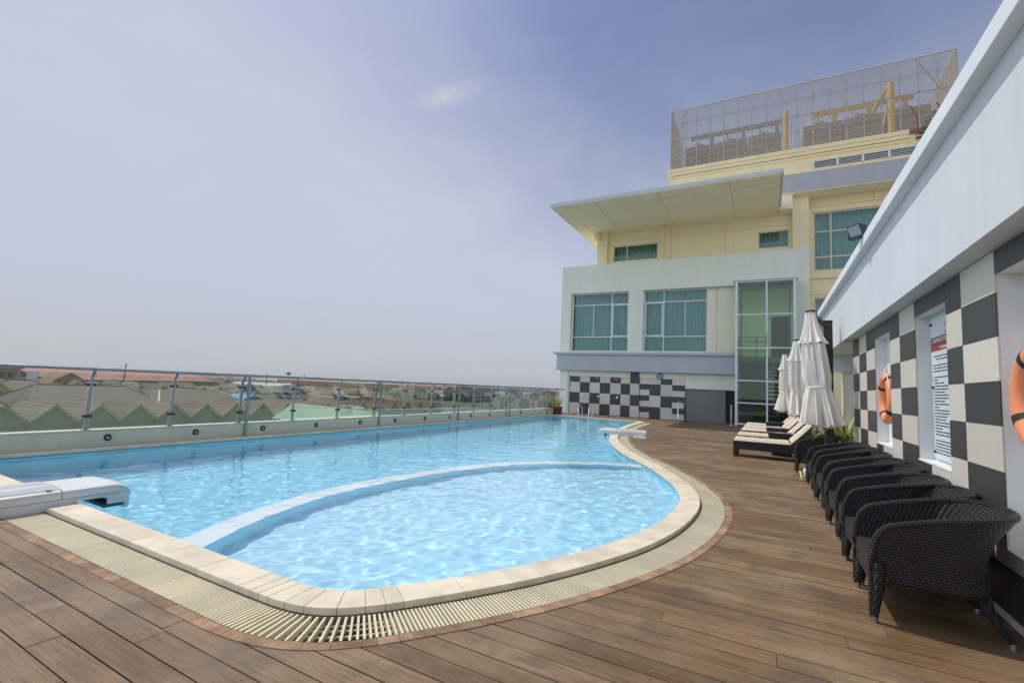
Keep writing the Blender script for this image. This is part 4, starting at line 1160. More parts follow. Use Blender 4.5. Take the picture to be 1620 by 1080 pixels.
# ---- top storey, set under the wide roof
b = MB(); YT = 26.80
b.box(-8.92, -7.98, YT, 27.3, 8.5, 10.86); b.box(-7.98, -5.40, YT, 27.3, 9.93, 10.86); b.box(-7.98, -5.40, YT, 27.3, 8.5, 8.98); b.box(-5.40, -.34, YT, 27.3, 8.5, 10.86)
b.box(-.34, 1.04, YT, 27.3, 9.93, 10.86); b.box(-.34, 1.04, YT, 27.3, 8.5, 9.03); b.box(1.04, 1.2, YT, 27.3, 8.5, 10.86); b.box(-8.92, -8.6, 27.3, 38, 8.5, 10.86)
b.build('top_wall', M['cream'], ht)
MB().box(-11, 1.9, 26.9, 38, 8.55, 8.70).build('terrace_slab', M['greenwall'], ht)
b = MB()
for x0, x1, d in ((-8.95, -8.30, .10), (-5.40, -4.70, .09), (-1.87, -1.74, .06), (-4.62, -4.56, .03)): b.box(x0, x1, YT-d, YT-.002, 8.7, 10.83)
b.build_each('pilaster', M['cream'], ht, bevel=.004)
b = MB(); b.box(-4.70, -1.87, YT-.05, YT-.002, 10.14, 10.22); b.box(-1.74, 1.17, YT-.05, YT-.002, 10.14, 10.22); b.box(-8.30, -5.40, YT-.05, YT-.002, 10.14, 10.20); b.box(-8.9, 1.16, YT-.16, YT-.003, 10.70, 10.86)
b.build_each('string_course', M['cream'], ht, bevel=.006)
for x in (-8.32, -5.10): MB().tube([(x, YT-.28, 9.0), (x, YT-.28, 11.25 if x > -6 else 10.8)], .075, 12).build('downpipe', M['cream'], ht)
MB().box(-9.05, -8.75, 26.45, 26.8, 10.35, 10.80).build('column_capital', M['cream'], ht, bevel=.03)
window(-7.98, -5.40, 8.98, 9.93, YT+.05, [-7.17], [], [], None, fr='framecream', curtain=True, deep=.6)
window(-.34, 1.04, 9.03, 9.93, YT+.05, [], [], [], None, fr='framecream', curtain=True, deep=.6)
# ---- flat roof with stepped soffit
b = MB(); b.box(-10.0, .68, 21.9, 36, 10.86, 11.03); b.build('roof', M['roofedge'], ht, bevel=.01)
b = MB(); b.box(-9.97, .575, 21.93, 36, 10.822, 10.858); b.build('soffit', M['soffit'], ht)
b = MB(); b.box(-9.20, .55, 22.92, 36, 10.80, 10.82); b.box(-9.20, .55, 22.86, 22.92, 10.77, 10.82); b.box(-9.26, -9.20, 22.86, 36, 10.77, 10.82); b.build('soffit_step', M['soffit'], ht)
sj = MB()
for x in (-7.6, -4.5, -1.4): sj.box(x, x+.012, 21.95, 26.6, 10.793, 10.80)
sj.build_each('soffit_joint', M['channel'], ht)
# ---- grey fascia and pier at right, right wing
b = MB(); b.box(.58, BX, 25.9, 26.3, 11.48, 12.40); b.build('grey_fascia', M['greyfascia'], ht, bevel=.006)
MB().box(.585, BX, 25.92, 29, 11.44, 11.478).build('wing_soffit', M['soffit'], ht)
MB().box(.60, 1.17, 26.0, 27.3, 10.72, 11.438).build('bulkhead', M['soffit'], ht)
MB().box(1.172, 1.875, 26.42, 27.3, 8.79, 11.438).build('pier', M['cream'], ht, bevel=.004)
b = MB(); b.box(1.876, 2.09, 27.0, 27.4, 0, 11.43); b.box(2.09, BX, 27.0, 27.4, 10.72, 11.43); b.box(2.09, BX, 27.0, 27.4, 6.40, 7.74); b.box(6.2, BX, 27.0, 27.4, 7.74, 10.72); b.box(2.09, BX, 27.0, 27.4, 0, 4.6); b.box(4.4, BX, 27.0, 27.4, 4.6, 6.4)
b.build('wing_wall', M['cream'], ht)
b = MB(); b.box(1.88, BX, 26.86, 26.998, 7.34, 7.62); b.box(1.88, BX, 26.93, 26.998, 10.98, 11.08); b.box(4.55, 4.75, 26.9, 26.998, 11.08, 11.43); b.box(1.88, BX, 26.93, 26.998, 6.55, 6.68)
b.build_each('wing_trim', M['cream'], ht, bevel=.006)
window(2.09, 6.2, 7.74, 10.72, 27.08, [2.82, 4.9], [8.44, 9.72], [], None, fr='framecream', t=.07, deep=.4)
window(2.09, 4.4, 4.6, 6.40, 27.08, [3.3], [], [], None, fr='framecream', deep=.4)
# ---- penthouse block with cornice and louvre strip
b = MB(); b.box(-4.98, BX, 28.0, 36, 10.9, 14.2); b.build('penthouse', M['cream'], ht)
b = MB(); b.box(-5.12, 6.12, 27.86, 36, 14.42, 14.62); b.box(-5.05, 6.12, 27.93, 36, 14.22, 14.418); b.box(-5.10, 6.12, 27.90, 36, 14.05, 14.16); b.build('cornice', M['cream'], ht, bevel=.015)
MB().box(6.13, BX, 28.0, 36, 14.2, 14.4).build('roof_slab', M['cream'], ht)
b = MB()
for k in range(6):
    x0 = 2.15 + k*1.05
    b.box(x0, x0+.10, 27.95, 27.999, 13.40, 13.80)
b.box(2.25, 8.5, 27.955, 27.999, 13.765, 13.80); b.box(2.25, 8.5, 27.955, 27.999, 13.40, 13.43); 
for k in range(3): b.box(2.25, 8.5, 27.965, 27.99, 13.49+k*.09, 13.515+k*.09)
b.build('louvre_strip', M['frame'], ht)
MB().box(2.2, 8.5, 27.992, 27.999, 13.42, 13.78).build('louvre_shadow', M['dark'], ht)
# ---- glass stair tower
TW0, TW1, TY = -1.34, 1.26, 25.5
f = MB(); jw = .115
f.box(TW0, TW0+jw, TY, TY+.12, .02, 7.12); f.box(TW1-jw, TW1, TY, TY+.12, .02, 7.12); f.box(TW0-.10, TW1+.10, TY-.06, 26.4, 7.122, 7.17)
f.box(.0, .075, TY+.01, TY+.11, .02, 7.12)
for z in (.10, 1.12, 2.20, 3.80, 5.43, 7.08): 
    f.box(TW0+jw, .0, TY+.02, TY+.10, z-.03, z+.03); f.box(.075, TW1-jw, TY+.02, TY+.10, z-.03, z+.03)
f.box(TW0, TW0+.08, TY+.12, 26.4, 7.0, 7.12); f.box(TW1-.08, TW1, TY+.12, 26.4, 7.0, 7.12)
st = f.build('stair_tower', M['frame'], ht, bevel=.004)
b = MB(); b.box(TW0+.05, .03, TY+.055, TY+.065, .1, 7.1); b.box(.04, TW1-.05, TY+.055, TY+.065, .1, 7.1); b.box(TW0+.02, TW0+.03, TY+.12, 26.38, .1, 7.0); b.box(TW1-.03, TW1-.02, TY+.12, 26.38, .1, 7.0)
b.build_each('tower_pane', M['towerglass'], st)
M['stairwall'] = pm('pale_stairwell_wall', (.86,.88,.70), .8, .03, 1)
MB().box(TW0+.04, TW1-.04, 28.6, 28.7, 3.45, 7.1).build('inner_wall', M['stairwall'], st)
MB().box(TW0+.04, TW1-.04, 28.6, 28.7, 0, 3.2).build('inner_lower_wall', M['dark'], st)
MB().box(TW0+.04, TW1-.04, 26.4, 28.6, 7.12, 7.2).build('inner_ceiling', M['cream'], st)
b = MB(); b.box(TW0-.02, TW0+.035, 26.95, 28.6, 3.44, 7.1); b.box(TW1-.035, TW1+.02, 26.95, 28.6, 3.44, 7.1); b.build_each('inner_side_wall', M['stairwall'], st)
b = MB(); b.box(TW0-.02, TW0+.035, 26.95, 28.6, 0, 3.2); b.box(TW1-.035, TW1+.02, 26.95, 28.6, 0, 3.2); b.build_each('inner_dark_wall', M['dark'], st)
MB().box(TW0+.04, TW1-.04, 26.6, 28.6, 3.2, 3.44).build('landing', M['bronze'], st)
MB().box(.25, 1.10, 28.57, 28.6, 3.45, 5.75).build('inner_door', M['dark'], st)
b = MB(); b.box(.15, .25, 28.55, 28.6, 3.45, 5.85); b.box(1.10, 1.20, 28.55, 28.6, 3.45, 5.85); b.box(.25, 1.10, 28.55, 28.6, 5.75, 5.85); b.build('door_frame', M['frame'], st)
b = MB()
for z in (3.72, 3.95, 4.18, 4.42): b.rod((TW0+.1, 26.55, z), (.0, 26.55, z), .04, .04)
for x in (TW0+.12, -.42, -.02): b.rod((x, 26.55, 3.2), (x, 26.55, 4.42), .05, .05)
b.build('landing_railing', M['bronze'], st)
b = MB()
for k in range(9): b.box(.05, 1.18, 26.7+k*.20, 26.95+k*.20, 1.35+k*.20, 1.42+k*.20)
b.build_each('inner_step', M['greyfascia'], st)
b = MB(); b.box(TW0+.20, TW0+.27, 26.30, 26.36, 3.44, 6.95); b.box(TW1-.27, TW1-.20, 26.30, 26.36, 3.44, 6.95); b.box(TW0+.27, TW1-.27, 26.30, 26.36, 6.80, 6.95); b.box(TW0+.04, TW1-.04, 26.2, 26.42, 6.99, 7.1)
b.build('inner_frame', M['bronze'], st)
b = MB(); b.box(.0, .06, TY-.03, TY+.0, 3.9, 4.6); b.build('door_pull', M['trim'], st)

# ---- bits on the shower wall: each a thing
for k, (x, lab) in enumerate(((-9.55, 'shower head on the tiled wall nearest the corner column'), (-8.54, 'middle shower head of three on the tiled wall'), (-7.44, 'shower head on the tiled wall nearest the tiled pillar'))):
    t = thing('wall_shower', lab, 'shower', (x, 26.55, 1.05), 'steel showers on the tiled wall')
    MB().tube([(x, 26.55, 2.08), (x, 26.30, 2.10), (x, 26.16, 2.07)], .012, 8).build('shower_arm', M['chrome'], t)
    MB().lathe([(0,.02),(.02,.02),(.10,.0),(.10,-.015),(0,-.02)], (x, 26.14, 2.05), 16).build('shower_head', M['chrome'], t)
    MB().tube([(x, 26.55, 1.04), (x, 26.50, 1.04)], .07, 16).tube([(x, 26.50, 1.04), (x, 26.44, 1.04)], .03, 10).build('valve', M['chrome'], t)
ck = thing('wall_clock', 'round blue wall clock with dark rim above the tiled shower wall', 'clock', (-5.09, 26.46, 2.30))
MB().tube([(-5.09, 26.499, 2.30), (-5.09, 26.44, 2.30)], .165, 28).build('rim', M['darkmetal'], ck); MB().tube([(-5.09, 26.442, 2.30), (-5.09, 26.432, 2.30)], .135, 28).build('face', M['clock'], ck)
MB().rod((-5.09, 26.428, 2.30), (-5.05, 26.428, 2.38), .012, .006).rod((-5.09, 26.426, 2.30), (-5.09, 26.426, 2.19), .008, .006).build('hands', M['paper'], ck)
hr = thing('handrail', 'short steel handrail on the deck beside the tiled shower wall', 'handrail', (-3.95, 26.2, 0))
MB().tube([(-4.05, 25.95, .0), (-4.05, 25.95, .93), (-4.03, 26.0, .98), (-3.85, 26.40, .98)], .024, 8).build('rail', M['chrome'], hr)
MB().tube([(-3.85, 26.40, .98), (-3.80, 26.45, .80), (-3.80, 26.50, .0)], .024, 8).build('return_leg', M['darkmetal'], hr)
bp = thing('steel_post', 'thin steel post on the deck beside the glass stair tower', 'post', (-1.50, 25.4, 0))
MB().tube([(-1.50, 25.4, .0), (-1.50, 25.4, .98)], .03, 10).build('shaft', M['chrome'], bp); MB().lathe([(.06,.0),(.06,.01),(.035,.03)], (-1.5, 25.4, .0), 14).build('base', M['chrome'], bp)

# ================================================================== rooftop plant
sc_ = thing('rooftop_screen', 'tall see-through slatted screen round the hotel roof plant', 'screen fence', (1.5, 28, 14.64))
FX0, FX1, FZ0, FZ1, FD = -4.98, 7.98, 14.64, 18.28, 4.5
def slat_panel(a, b_, name):
    m_ = MB(); n = 46
    for k in range(n):
        z = FZ0 + .06 + (FZ1-FZ0-.1)*k/(n-1); m_.rod((*a, z), (*b_, z), .02, .026)
    m_.build(name, M['mesh'], sc_)
slat_panel((FX0, 28.0), (FX1, 28.0), 'slat_panel'); slat_panel((FX0, 28.0), (FX0, 28+FD), 'slat_panel'); slat_panel((FX1, 28.0), (FX1, 28+FD), 'slat_panel')
px = [FX0 + (FX1-FX0)*k/18 for k in range(19)]
for x in px: MB().rod((x, 27.97, FZ0), (x, 27.97, FZ1), .05, .05).build('post', M['mesh'], sc_)
for x in (FX0, FX1):
    for k in range(1, 7): MB().rod((x, 28+FD*k/6, FZ0), (x, 28+FD*k/6, FZ1), .05, .05).build('post', M['mesh'], sc_)
for z in (FZ0+.91, FZ0+1.82, FZ0+2.73):
    MB().rod((FX0, 27.96, z), (FX1, 27.96, z), .03, .035).build('rail', M['mesh'], sc_)
    for x in (FX0, FX1): MB().rod((x, 28, z), (x, 28+FD, z), .035, .035).build('rail', M['mesh'], sc_)
b = MB(); b.rod((FX0-.03, 27.97, FZ1), (FX1+.03, 27.97, FZ1), .07, .07); b.rod((FX0, 28, FZ1), (FX0, 28+FD, FZ1), .06, .06); b.rod((FX1, 28, FZ1), (FX1, 28+FD, FZ1), .06, .06)
b.build('top_rail', M['roofedge'], sc_)
for a, c in (((FX0+.9, 28.05, FZ1-.05), (FX0, 30.2, FZ1-.4)), ((FX1-1.5, 28.05, FZ1-.05), (FX1, 30.5, FZ1-.4)), ((FX1-2.8, 28.05, 15.2), (FX1-2.4, 29.5, 16.9)), ((FX1, 28.0, 16.0), (FX1-1.4, 30.5, 16.0)), ((FX0+.3, 28.1, 15.6), (FX0+1.3, 28.1, 14.9))): MB().rod(a, c, .05, .05).build('brace', M['mesh'], sc_)
def chiller(x0, x1, label, n):
    t = thing('rooftop_chiller', label, 'chiller', ((x0+x1)/2, 30.6, 14.6), 'chillers inside the rooftop screen')
    w_ = (x1-x0)/n
    for k in range(n):
        a = x0 + k*w_
        c = MB(); c.box(a+.03, a+w_-.03, 29.7, 31.6, 14.62, 16.70); o = c.build('casing', M['chiller'], t, bevel=.03)
        lv = MB()
        for q in range(16): lv.box(a+.15, a+w_-.15, 29.66, 29.698, 14.85+q*.105, 14.90+q*.105)
        lv.build('louvres', M['chiller'], o)
        MB().lathe([(.55,0),(.52,.22),(.40,.30),(.15,.46),(.0,.48)], (a+w_*.38, 30.4, 16.72), 20).build('fan_cowl', M['chiller'], o)
        MB().add([(a+.1,29.8,16.71),(a+w_-.1,29.8,16.71),(a+w_-.1,31.5,16.71),(a+.1,31.5,16.71),(a+w_*.6,30.6,16.95)], [(0,1,4),(1,2,4),(2,3,4),(3,0,4)]).build('top_hood', M['chiller'], o)
    return t
chiller(-4.45, .85, 'bank of brown rooftop chillers at the left inside the slatted screen', 3)
chiller(1.85, 7.45, 'bank of brown rooftop chillers at the right inside the slatted screen', 3)
def header(x0, x1, mat, name, label, z=17.5, yv=None):
    t = thing(name, label, 'pipe', ((x0+x1)/2, 30.2, 16.7), 'pipe headers above the rooftop chillers')
    MB().rod((x0, 30.2, z), (x1, 30.2, z), .13, .20).build('header', M[mat], t)
    n = 6
    for k in range(n):
        x = x0+.35+(x1-x0-.7)*k/(n-1); MB().rod((x, 30.2, 16.6), (x, 30.2, z-.1), .20 if k % 2 else .07, .12 if k % 2 else .07).build('drop_pipe', M[mat], t)
    if mat == 'yellowpipe':
        MB().tube([(yv, 29.4, 14.7), (yv, 29.4, 17.9), (yv, 29.45, 18.02)], .15, 14).build('riser', M[mat], t)
        MB().tube([(yv-.10, 29.5, 17.9), (yv-.45, 30.1, 17.4), (yv-.75, 30.2, 16.6)], .10, 10).build('elbow', M[mat], t)
    return t
header(-4.15, .95, 'chiller', 'pipe_header', 'grey-brown pipe header above the left rooftop chillers')
header(2.3, 6.85, 'yellowpipe', 'pipe_header', 'yellow pipe header and tall riser above the right rooftop chillers', yv=5.75)
yp = thing('vent_pipe', 'single yellow upright pipe between the two rooftop chiller banks', 'pipe', (1.03, 29.6, 14.6)); MB().tube([(1.03, 29.6, 14.62), (1.03, 29.6, 17.7), (1.03, 29.6, 17.85)], [.14, .14, .08], 14).build('pipe', M['yellowpipe'], yp)
vp = thing('conduit_loop', 'thin grey conduit loops between the rooftop chiller banks', 'conduit', (1.6, 29.6, 14.6))
for x in (1.3, 1.7): MB().tube([(x, 29.6, 14.62), (x, 29.6, 16.9), (x+.08, 29.6, 17.0), (x+.18, 29.6, 16.9), (x+.18, 29.6, 14.62)], .02, 6).build('conduit', M['mesh'], vp)
rs = thing('roof_stair', 'small red metal stair at the end of the hotel roof cornice', 'stair', (6.6, 28.2, 14.4))
for k in range(7): MB().box(6.35+k*.12, 7.35+k*.12, 27.75+k*.10, 27.95+k*.10, 14.1+k*.24, 14.14+k*.24).build('tread', M['bronze'], rs)
for dx in (0, .95):
    MB().rod((6.32+dx, 27.7, 14.2), (6.32+dx+.3, 28.4, 15.2), .05, .05).build('stringer', M['redpaint'], rs); MB().tube([(6.40+dx, 27.66, 14.3), (6.38+dx, 27.66, 15.0), (6.20+dx, 27.8, 15.7)], .03, 8).build('handrail', M['redpaint'], rs)
# ================================================================== town below and beyond the railing
GZ = -10.
MB().add([(-6000,-3000,GZ),(3000,-3000,GZ),(3000,9000,GZ),(-6000,9000,GZ)], [(0,1,2,3)]).build('town_ground', M['ground'])
tag(bpy.data.objects['town_ground'], kind='structure')
rnd = random.Random(42)
# the podium under the deck
pd = MB(); pd.box(-10.9, 16, -4, 26.0, GZ, -1.6); tag(pd.build('podium', M['townwall']), 'plain podium block carrying the pool deck', 'building')
ords = ['first','second','third','fourth','fifth','sixth','seventh','eighth','ninth','tenth','eleventh','twelfth','thirteenth','fourteenth','fifteenth','sixteenth','seventeenth','eighteenth','nineteenth','twentieth']
def gable_house(x, y, w_, ln, zp, ze, label, group, detail=True, mat='tileroof', wallm='gable'):
    """gable end faces +x, ridge runs to -x"""
    t = thing('row_house', label, 'row house', (x, y, GZ), group)
    h = w_/2
    b = MB(); b.prism([(x-.12, y-h, GZ), (x-.12, y+h, GZ), (x-.12, y+h, ze), (x-.12, y, zp-.1), (x-.12, y-h, ze)], (-ln+.3, 0, 0)); b.build('wall', M[wallm], t)
    b = MB(); tk = .16
    for s in (-1, 1):
        b.add([(x, y+s*h*1.0, ze), (x-ln, y+s*h, ze), (x-ln, y, zp), (x, y, zp), (x, y+s*h, ze+tk), (x-ln, y+s*h, ze+tk), (x-ln, y, zp+tk), (x, y, zp+tk)],
              [(0,1,2,3),(7,6,5,4),(0,4,5,1),(1,5,6,2),(3,7,4,0)])
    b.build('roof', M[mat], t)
    if detail:
        b = MB()
        for s in (-1, 1): b.prism([(x+.07, y+s*h, ze-.22), (x+.07, y+s*h, ze+.17), (x+.07, y, zp+.22), (x+.07, y, zp-.20)], (-.10, 0, 0))
        b.build('verge_trim', M['trim'], t)
    return t
n = 0
for k in range(22):
    y = 14.6 + k*3.95 + (.2 if k > 7 else 0)
    x = -69.6 + k*.18 + rnd.uniform(-.2, .2)
    n += 1
    vis = k
    lab = f'{ords[k]} gabled row house from the left in the nearest row, pale green gable' if k < 20 else 'pale green gabled row house at the far right end of the nearest row'
    gable_house(x, y, 3.95, 9.5, -3.2+rnd.uniform(-.05,.05), -5.0, lab, 'gabled row houses below the railing')
def hip_house(x, y, lx, ly, zr_, ze, rid, label, group, mat='tileroof2', cap=None, rot=0):
    """hip roof, ridge along y"""
    t = thing('villa', label, 'house', (x, y, GZ), group)
    MB().box(x-lx/2+.5, x+lx/2-.5, y-ly/2+.5, y+ly/2-.5, GZ, ze+.05).build('wall', M['townwall'], t)
    a = [(x-lx/2,y-ly/2,ze),(x+lx/2,y-ly/2,ze),(x+lx/2,y+ly/2,ze),(x-lx/2,y+ly/2,ze)]; r0, r1 = (x, y-rid/2, zr_), (x, y+rid/2, zr_)
    MB().add(a + [r0, r1], [(0,1,4),(1,2,5,4),(2,3,5),(3,0,4,5),(3,2,1,0)]).build('roof', M[mat], t)
    b = MB(); b.rod(r0, r1, .2, .16)
    for p, q in ((a[0],r0),(a[1],r0),(a[2],r1),(a[3],r1)): b.rod(p, q, .2, .16)
    b.build('ridge_caps', M[cap or mat], t)
    return t
hip_house(-94, 33.5, 17, 17, -1.7, -4.6, 11, 'wide grey-brown hip roof behind the second and third gables from the left', 'hip roofed villas', 'tileroof2')
hip_house(-90, 47.0, 15, 16.5, -2.1, -4.6, 9.5, 'brown hip roof edged with pale ridge caps behind the middle glass panels', 'hip roofed villas', 'tileroof', 'slab')
hip_house(-92, 18, 13, 11, -1.9, -4.4, 6, 'grey-brown hip roof at the far left behind the first glass panel', 'hip roofed villas', 'tileroof2')
hv = [(-90,63,13,13),(-92,77.5,13,12),(-93,91,13,12),(-95,106,14,13),(-112,25,11,12),(-114,41,12,12),(-113,57,12,12),(-115,72,12,12),(-116,87,12,13),(-118,103,12,13),(-120,119,12,13),(-138,38,12,12),(-140,55,12,12),(-141,72,12,12),(-142,90,12,13),(-145,108,12,13),(-148,126,12,13),(-150,145,12,13)]
for k, (x, y, lx, ly) in enumerate(hv):
    hip_house(x+rnd.uniform(-2,2), y+rnd.uniform(-1,1), lx, ly, -2.4+rnd.uniform(-.4,.5), -4.8, ly-lx*.75 if ly > lx*.8 else 1, 'brown hip roofed villa among the roofs behind the nearest gable row', 'hip roofed villas', rnd.choice(('tileroof','tileroof2')))
for r, (x, y0, n_) in enumerate(((-103, 22, 26), (-127, 28, 30), (-156, 36, 30))):
    for k in range(n_):
        if rnd.random() < .22: continue
        y = y0 + k*4.6
        gable_house(x+rnd.uniform(-.6,.6), y, 4.5, 9, -2.7+rnd.uniform(-.25,.35)-.1*r, -4.6, ['small gabled house in the second row of gables beyond the villas','small gabled house in the third row of gables far beyond','tiny gabled house in the farthest row of gables before the long sheds'][r], 'gabled houses in the far rows', True, rnd.choice(('tileroof','tileroof2')))
# solar water heaters standing on roofs
def heater(x, y, z, lab):
    t = thing('solar_water_heater', lab, 'solar heater', (x, y, z), 'solar water heaters on the roofs')
    for k in range(2):
        yy = y + k*1.9 - .95
        MB().add([(x+1.3,yy-.75,z-.55),(x+1.3,yy+.75,z-.55),(x-.5,yy+.75,z+.55),(x-.5,yy-.75,z+.55)], [(0,1,2,3)]).build('panel', M['solar'], t)
        MB().tube([(x-.65,yy-.85,z+.75),(x-.65,yy+.85,z+.75)], .26, 12).build('tank', M['chrome'], t)
    b = MB()
    for yy in (y-1.6, y+1.6): b.rod((x-.65, yy, z-1.2), (x-.65, yy, z+.6), .07, .07); b.rod((x+1.2, yy, z-1.4), (x+1.2, yy, z-.55), .07, .07)
    b.build('stand', M['mesh'], t)
heater(-97, 62.0, -1.9, 'blue solar water heater above the bright blue awning roof')
heater(-95, 72.8, -2.3, 'solar water heater on the brown hip roof right of the blue awning')
heater(-78.5, 70.2, -2.7, 'nearest pair of dark solar panels above the pale green shed')
heater(-86, 62.5, -2.8, 'lone solar heater on the roof just left of the pale green ridge')
heater(-83, 92.0, -2.5, 'solar water heater farthest right on the brown roofs')
# blue awning
aw = thing('blue_awning_house', 'small house with a bright blue sheet roof among the brown hips', 'house', (-92, 58.5, GZ)); MB().box(-95, -89.5, 56.2, 60.8, GZ, -4.0).build('wall', M['townwall'], aw)
MB().prism([(-89, 55.8, -3.9), (-89, 61.2, -3.9), (-89, 58.5, -2.8)], (-6.5, 0, 0)).build('roof', M['blueroof'], aw)
# pale green shed in front of the gable row
gs = thing('green_shed', 'big shed with a pale green sheet roof just beyond the middle railing panels', 'shed', (-50, 42, GZ))
A_, B_, C_, D_ = (-58, 44.0, -2.4), (-46.6, 48.5, -3.0), (-46.5, 32.8, -3.25), (-32, 36.0, -3.9)
MB().add([A_, B_, D_, C_, (-60, 60, -4.4), (-44, 60, -4.4)], [(3,2,1,0), (0,1,5,4)]).build('roof', M['greenroof'], gs)
rb_ = MB()
for k in range(46):
    u = k/45; p = Vector(A_).lerp(Vector(B_), u); q = Vector(C_).lerp(Vector(D_), u); rb_.rod(p+Vector((0,0,.03)), q+Vector((0,0,.03)), .06, .05)
rb_.build('roof_ribs', M['greenroof'], gs)
MB().add([(*C_[:2], -3.3), (*D_[:2], -3.95), (*D_[:2], GZ), (*C_[:2], GZ), (-60,60,GZ), (-44,60,GZ), (-60,60,-4.5), (-44,60,-4.5), (*A_[:2], -2.5), (*B_[:2], -3.05)], [(0,1,2,3),(3,4,6,8,0),(1,9,7,5,2)]).build('wall', M['greenside'], gs)
# grey sheet sheds at right and a blue strip roof
def shed(name, lab, pts, zdrop, mat, cat='shed'):
    t = thing(name, lab, cat, (pts[0][0], pts[0][1], GZ))
    MB().add(pts, [(0,1,2,3)]).build('roof', M[mat], t)
    b = MB(); nrib = 40
    for k in range(nrib):
        u = k/(nrib-1); p = Vector(pts[0]).lerp(Vector(pts[1]), u); q = Vector(pts[3]).lerp(Vector(pts[2]), u); b.rod(p+Vector((0,0,.03)), q+Vector((0,0,.03)), .07, .05)
    b.build('roof_ribs', M[mat], t)
    lo = [(p[0], p[1], GZ) for p in pts]; up = [(p[0], p[1], p[2]-.06) for p in pts]
    MB().add(up+lo, [(i, (i+1)%4, 4+(i+1)%4, 4+i) for i in range(4)]).build('wall', M['townwall'], t)
shed('grey_shed', 'grey ribbed sheet roof with a red ridge line beyond the right railing panels', [(-62, 84, -2.9), (-53, 112, -2.9), (-43, 98, -5.2), (-51, 70, -5.2)], 0, 'greyroof')
shed('grey_shed', 'tall grey ribbed roof farther back behind the last railing posts', [(-74, 128, -1.2), (-46, 150, -1.2), (-40, 122, -4.4), (-62, 104, -4.4)], 0, 'greyroof')
shed('blue_shed', 'low bright blue sheet roof in front of the grey shed at right', [(-52, 76, -5.6), (-40, 88, -5.6), (-36, 82, -6.0), (-47, 70, -6.0)], 0, 'blueroof')
# long buildings far away
rw = thing('long_warehouse', 'long far warehouse with a salmon red sheet roof behind the left railing', 'warehouse', (-190, 80, GZ))
MB().add([(-168,52,-2.6),(-196,112,-2.6),(-206,107,.2),(-178,47,.2),(-214,103,-2.6),(-188,43,-2.6)], [(0,1,2,3),(3,2,4,5),(0,3,5),(1,4,2)]).build('roof', M['redroof'], rw)
MB().add([(-168.5,52,-2.7),(-196.5,112,-2.7),(-196.5,112,GZ),(-168.5,52,GZ),(-188,43.5,-2.7),(-188,43.5,GZ)], [(0,1,2,3),(0,3,5,4)]).build('wall', M['grey'], rw)
for k in range(7):
    u = .06+k*.14; p = Vector((-168,52,0)).lerp(Vector((-196,112,0)), u)
# apartment block with red columns at far left
ab = thing('apartment_block', 'far pinkish apartment block with rows of dark red columns behind the first glass panel', 'apartment block', (-165, 33, GZ))
MB().box(-176, -165, 14, 46, GZ, -.3).build('wall', M['townwall'], ab); MB().box(-177, -164.5, 13.5, 46.5, -.28, .1).build('roof', M['redroof'], ab)
for k in range(22): MB().box(-164.98, -164.3, 14.2+k*1.45, 14.7+k*1.45, GZ, -.3).build('column', M['redwall'], ab)
for z in (-7.0, -4.2, -1.5):
    for k in range(21): MB().box(-164.99, -164.9, 14.85+k*1.45, 15.5+k*1.45, z-1.2, z+.4).build('window', M['dark'], ab)
MB().box(-164.6, -163.6, 47, 49, GZ, -.6).build('stair_tower', M['slab'], ab)
og = thing('gabled_hall', 'far hall with an orange gabled roof right of the red columned block', 'building', (-172, 53, GZ))
MB().prism([(-160, 50.5, -3.0), (-160, 58, -3.0), (-160, 54.2, -.6)], (-12, 0, 0)).build('roof', M['brick'], og); MB().box(-171.8, -160.3, 50.8, 57.7, GZ, -3.02).build('wall', M['townwall'], og)
# dark red open building with columns, right of centre
rc = thing('red_building', 'long dark brick-red building with a colonnade behind the middle railing', 'building', (-165, 145, GZ))
P0, P1 = Vector((-186,132,0)), Vector((-142,154,0)); dr = (P1-P0).normalized(); nn_ = Vector((-dr.y, dr.x, 0))
def along(u, d, z): p = P0.lerp(P1, u) + nn_*d; return (p.x, p.y, z)
MB().add([along(0,0,-.6),along(1,0,-.6),along(1,14,-.6),along(0,14,-.6),along(0,0,-2.2),along(1,0,-2.2),along(1,14,-2.2),along(0,14,-2.2)], [(0,1,2,3),(0,4,5,1),(1,5,6,2),(3,7,4,0),(7,6,5,4)]).build('roof', M['redwall'], rc)
MB().add([along(0,4,-2.2),along(1,4,-2.2),along(1,4,GZ),along(0,4,GZ)], [(0,1,2,3)]).build('wall', M['greenside'], rc)
for k in range(26):
    u = k/25; MB().rod(along(u, .4, GZ), along(u, .4, -2.2), .6, .6).build('column', M['redwall'], rc)
for j, (a0, a1, b0, b1) in enumerate(((-230,150,-196,186),(-205,190,-150,205))):
    o = thing('long_shed', ['far low grey roofed shed before the colonnade','far low red roofed shed right of the colonnade'][j], 'shed', (a0, a1, GZ))
    MB().add([(a0,a1,-2.4),(b0,b1,-2.4),(b0-8,b1+8,-.5),(a0-8,a1+8,-.5)], [(0,1,2,3)]).build('roof', M['redroof' if j else 'greyroof'], o); MB().add([(a0,a1,-2.5),(b0,b1,-2.5),(b0,b1,GZ),(a0,a1,GZ)], [(0,1,2,3)]).build('wall', M['pinkwall'], o)
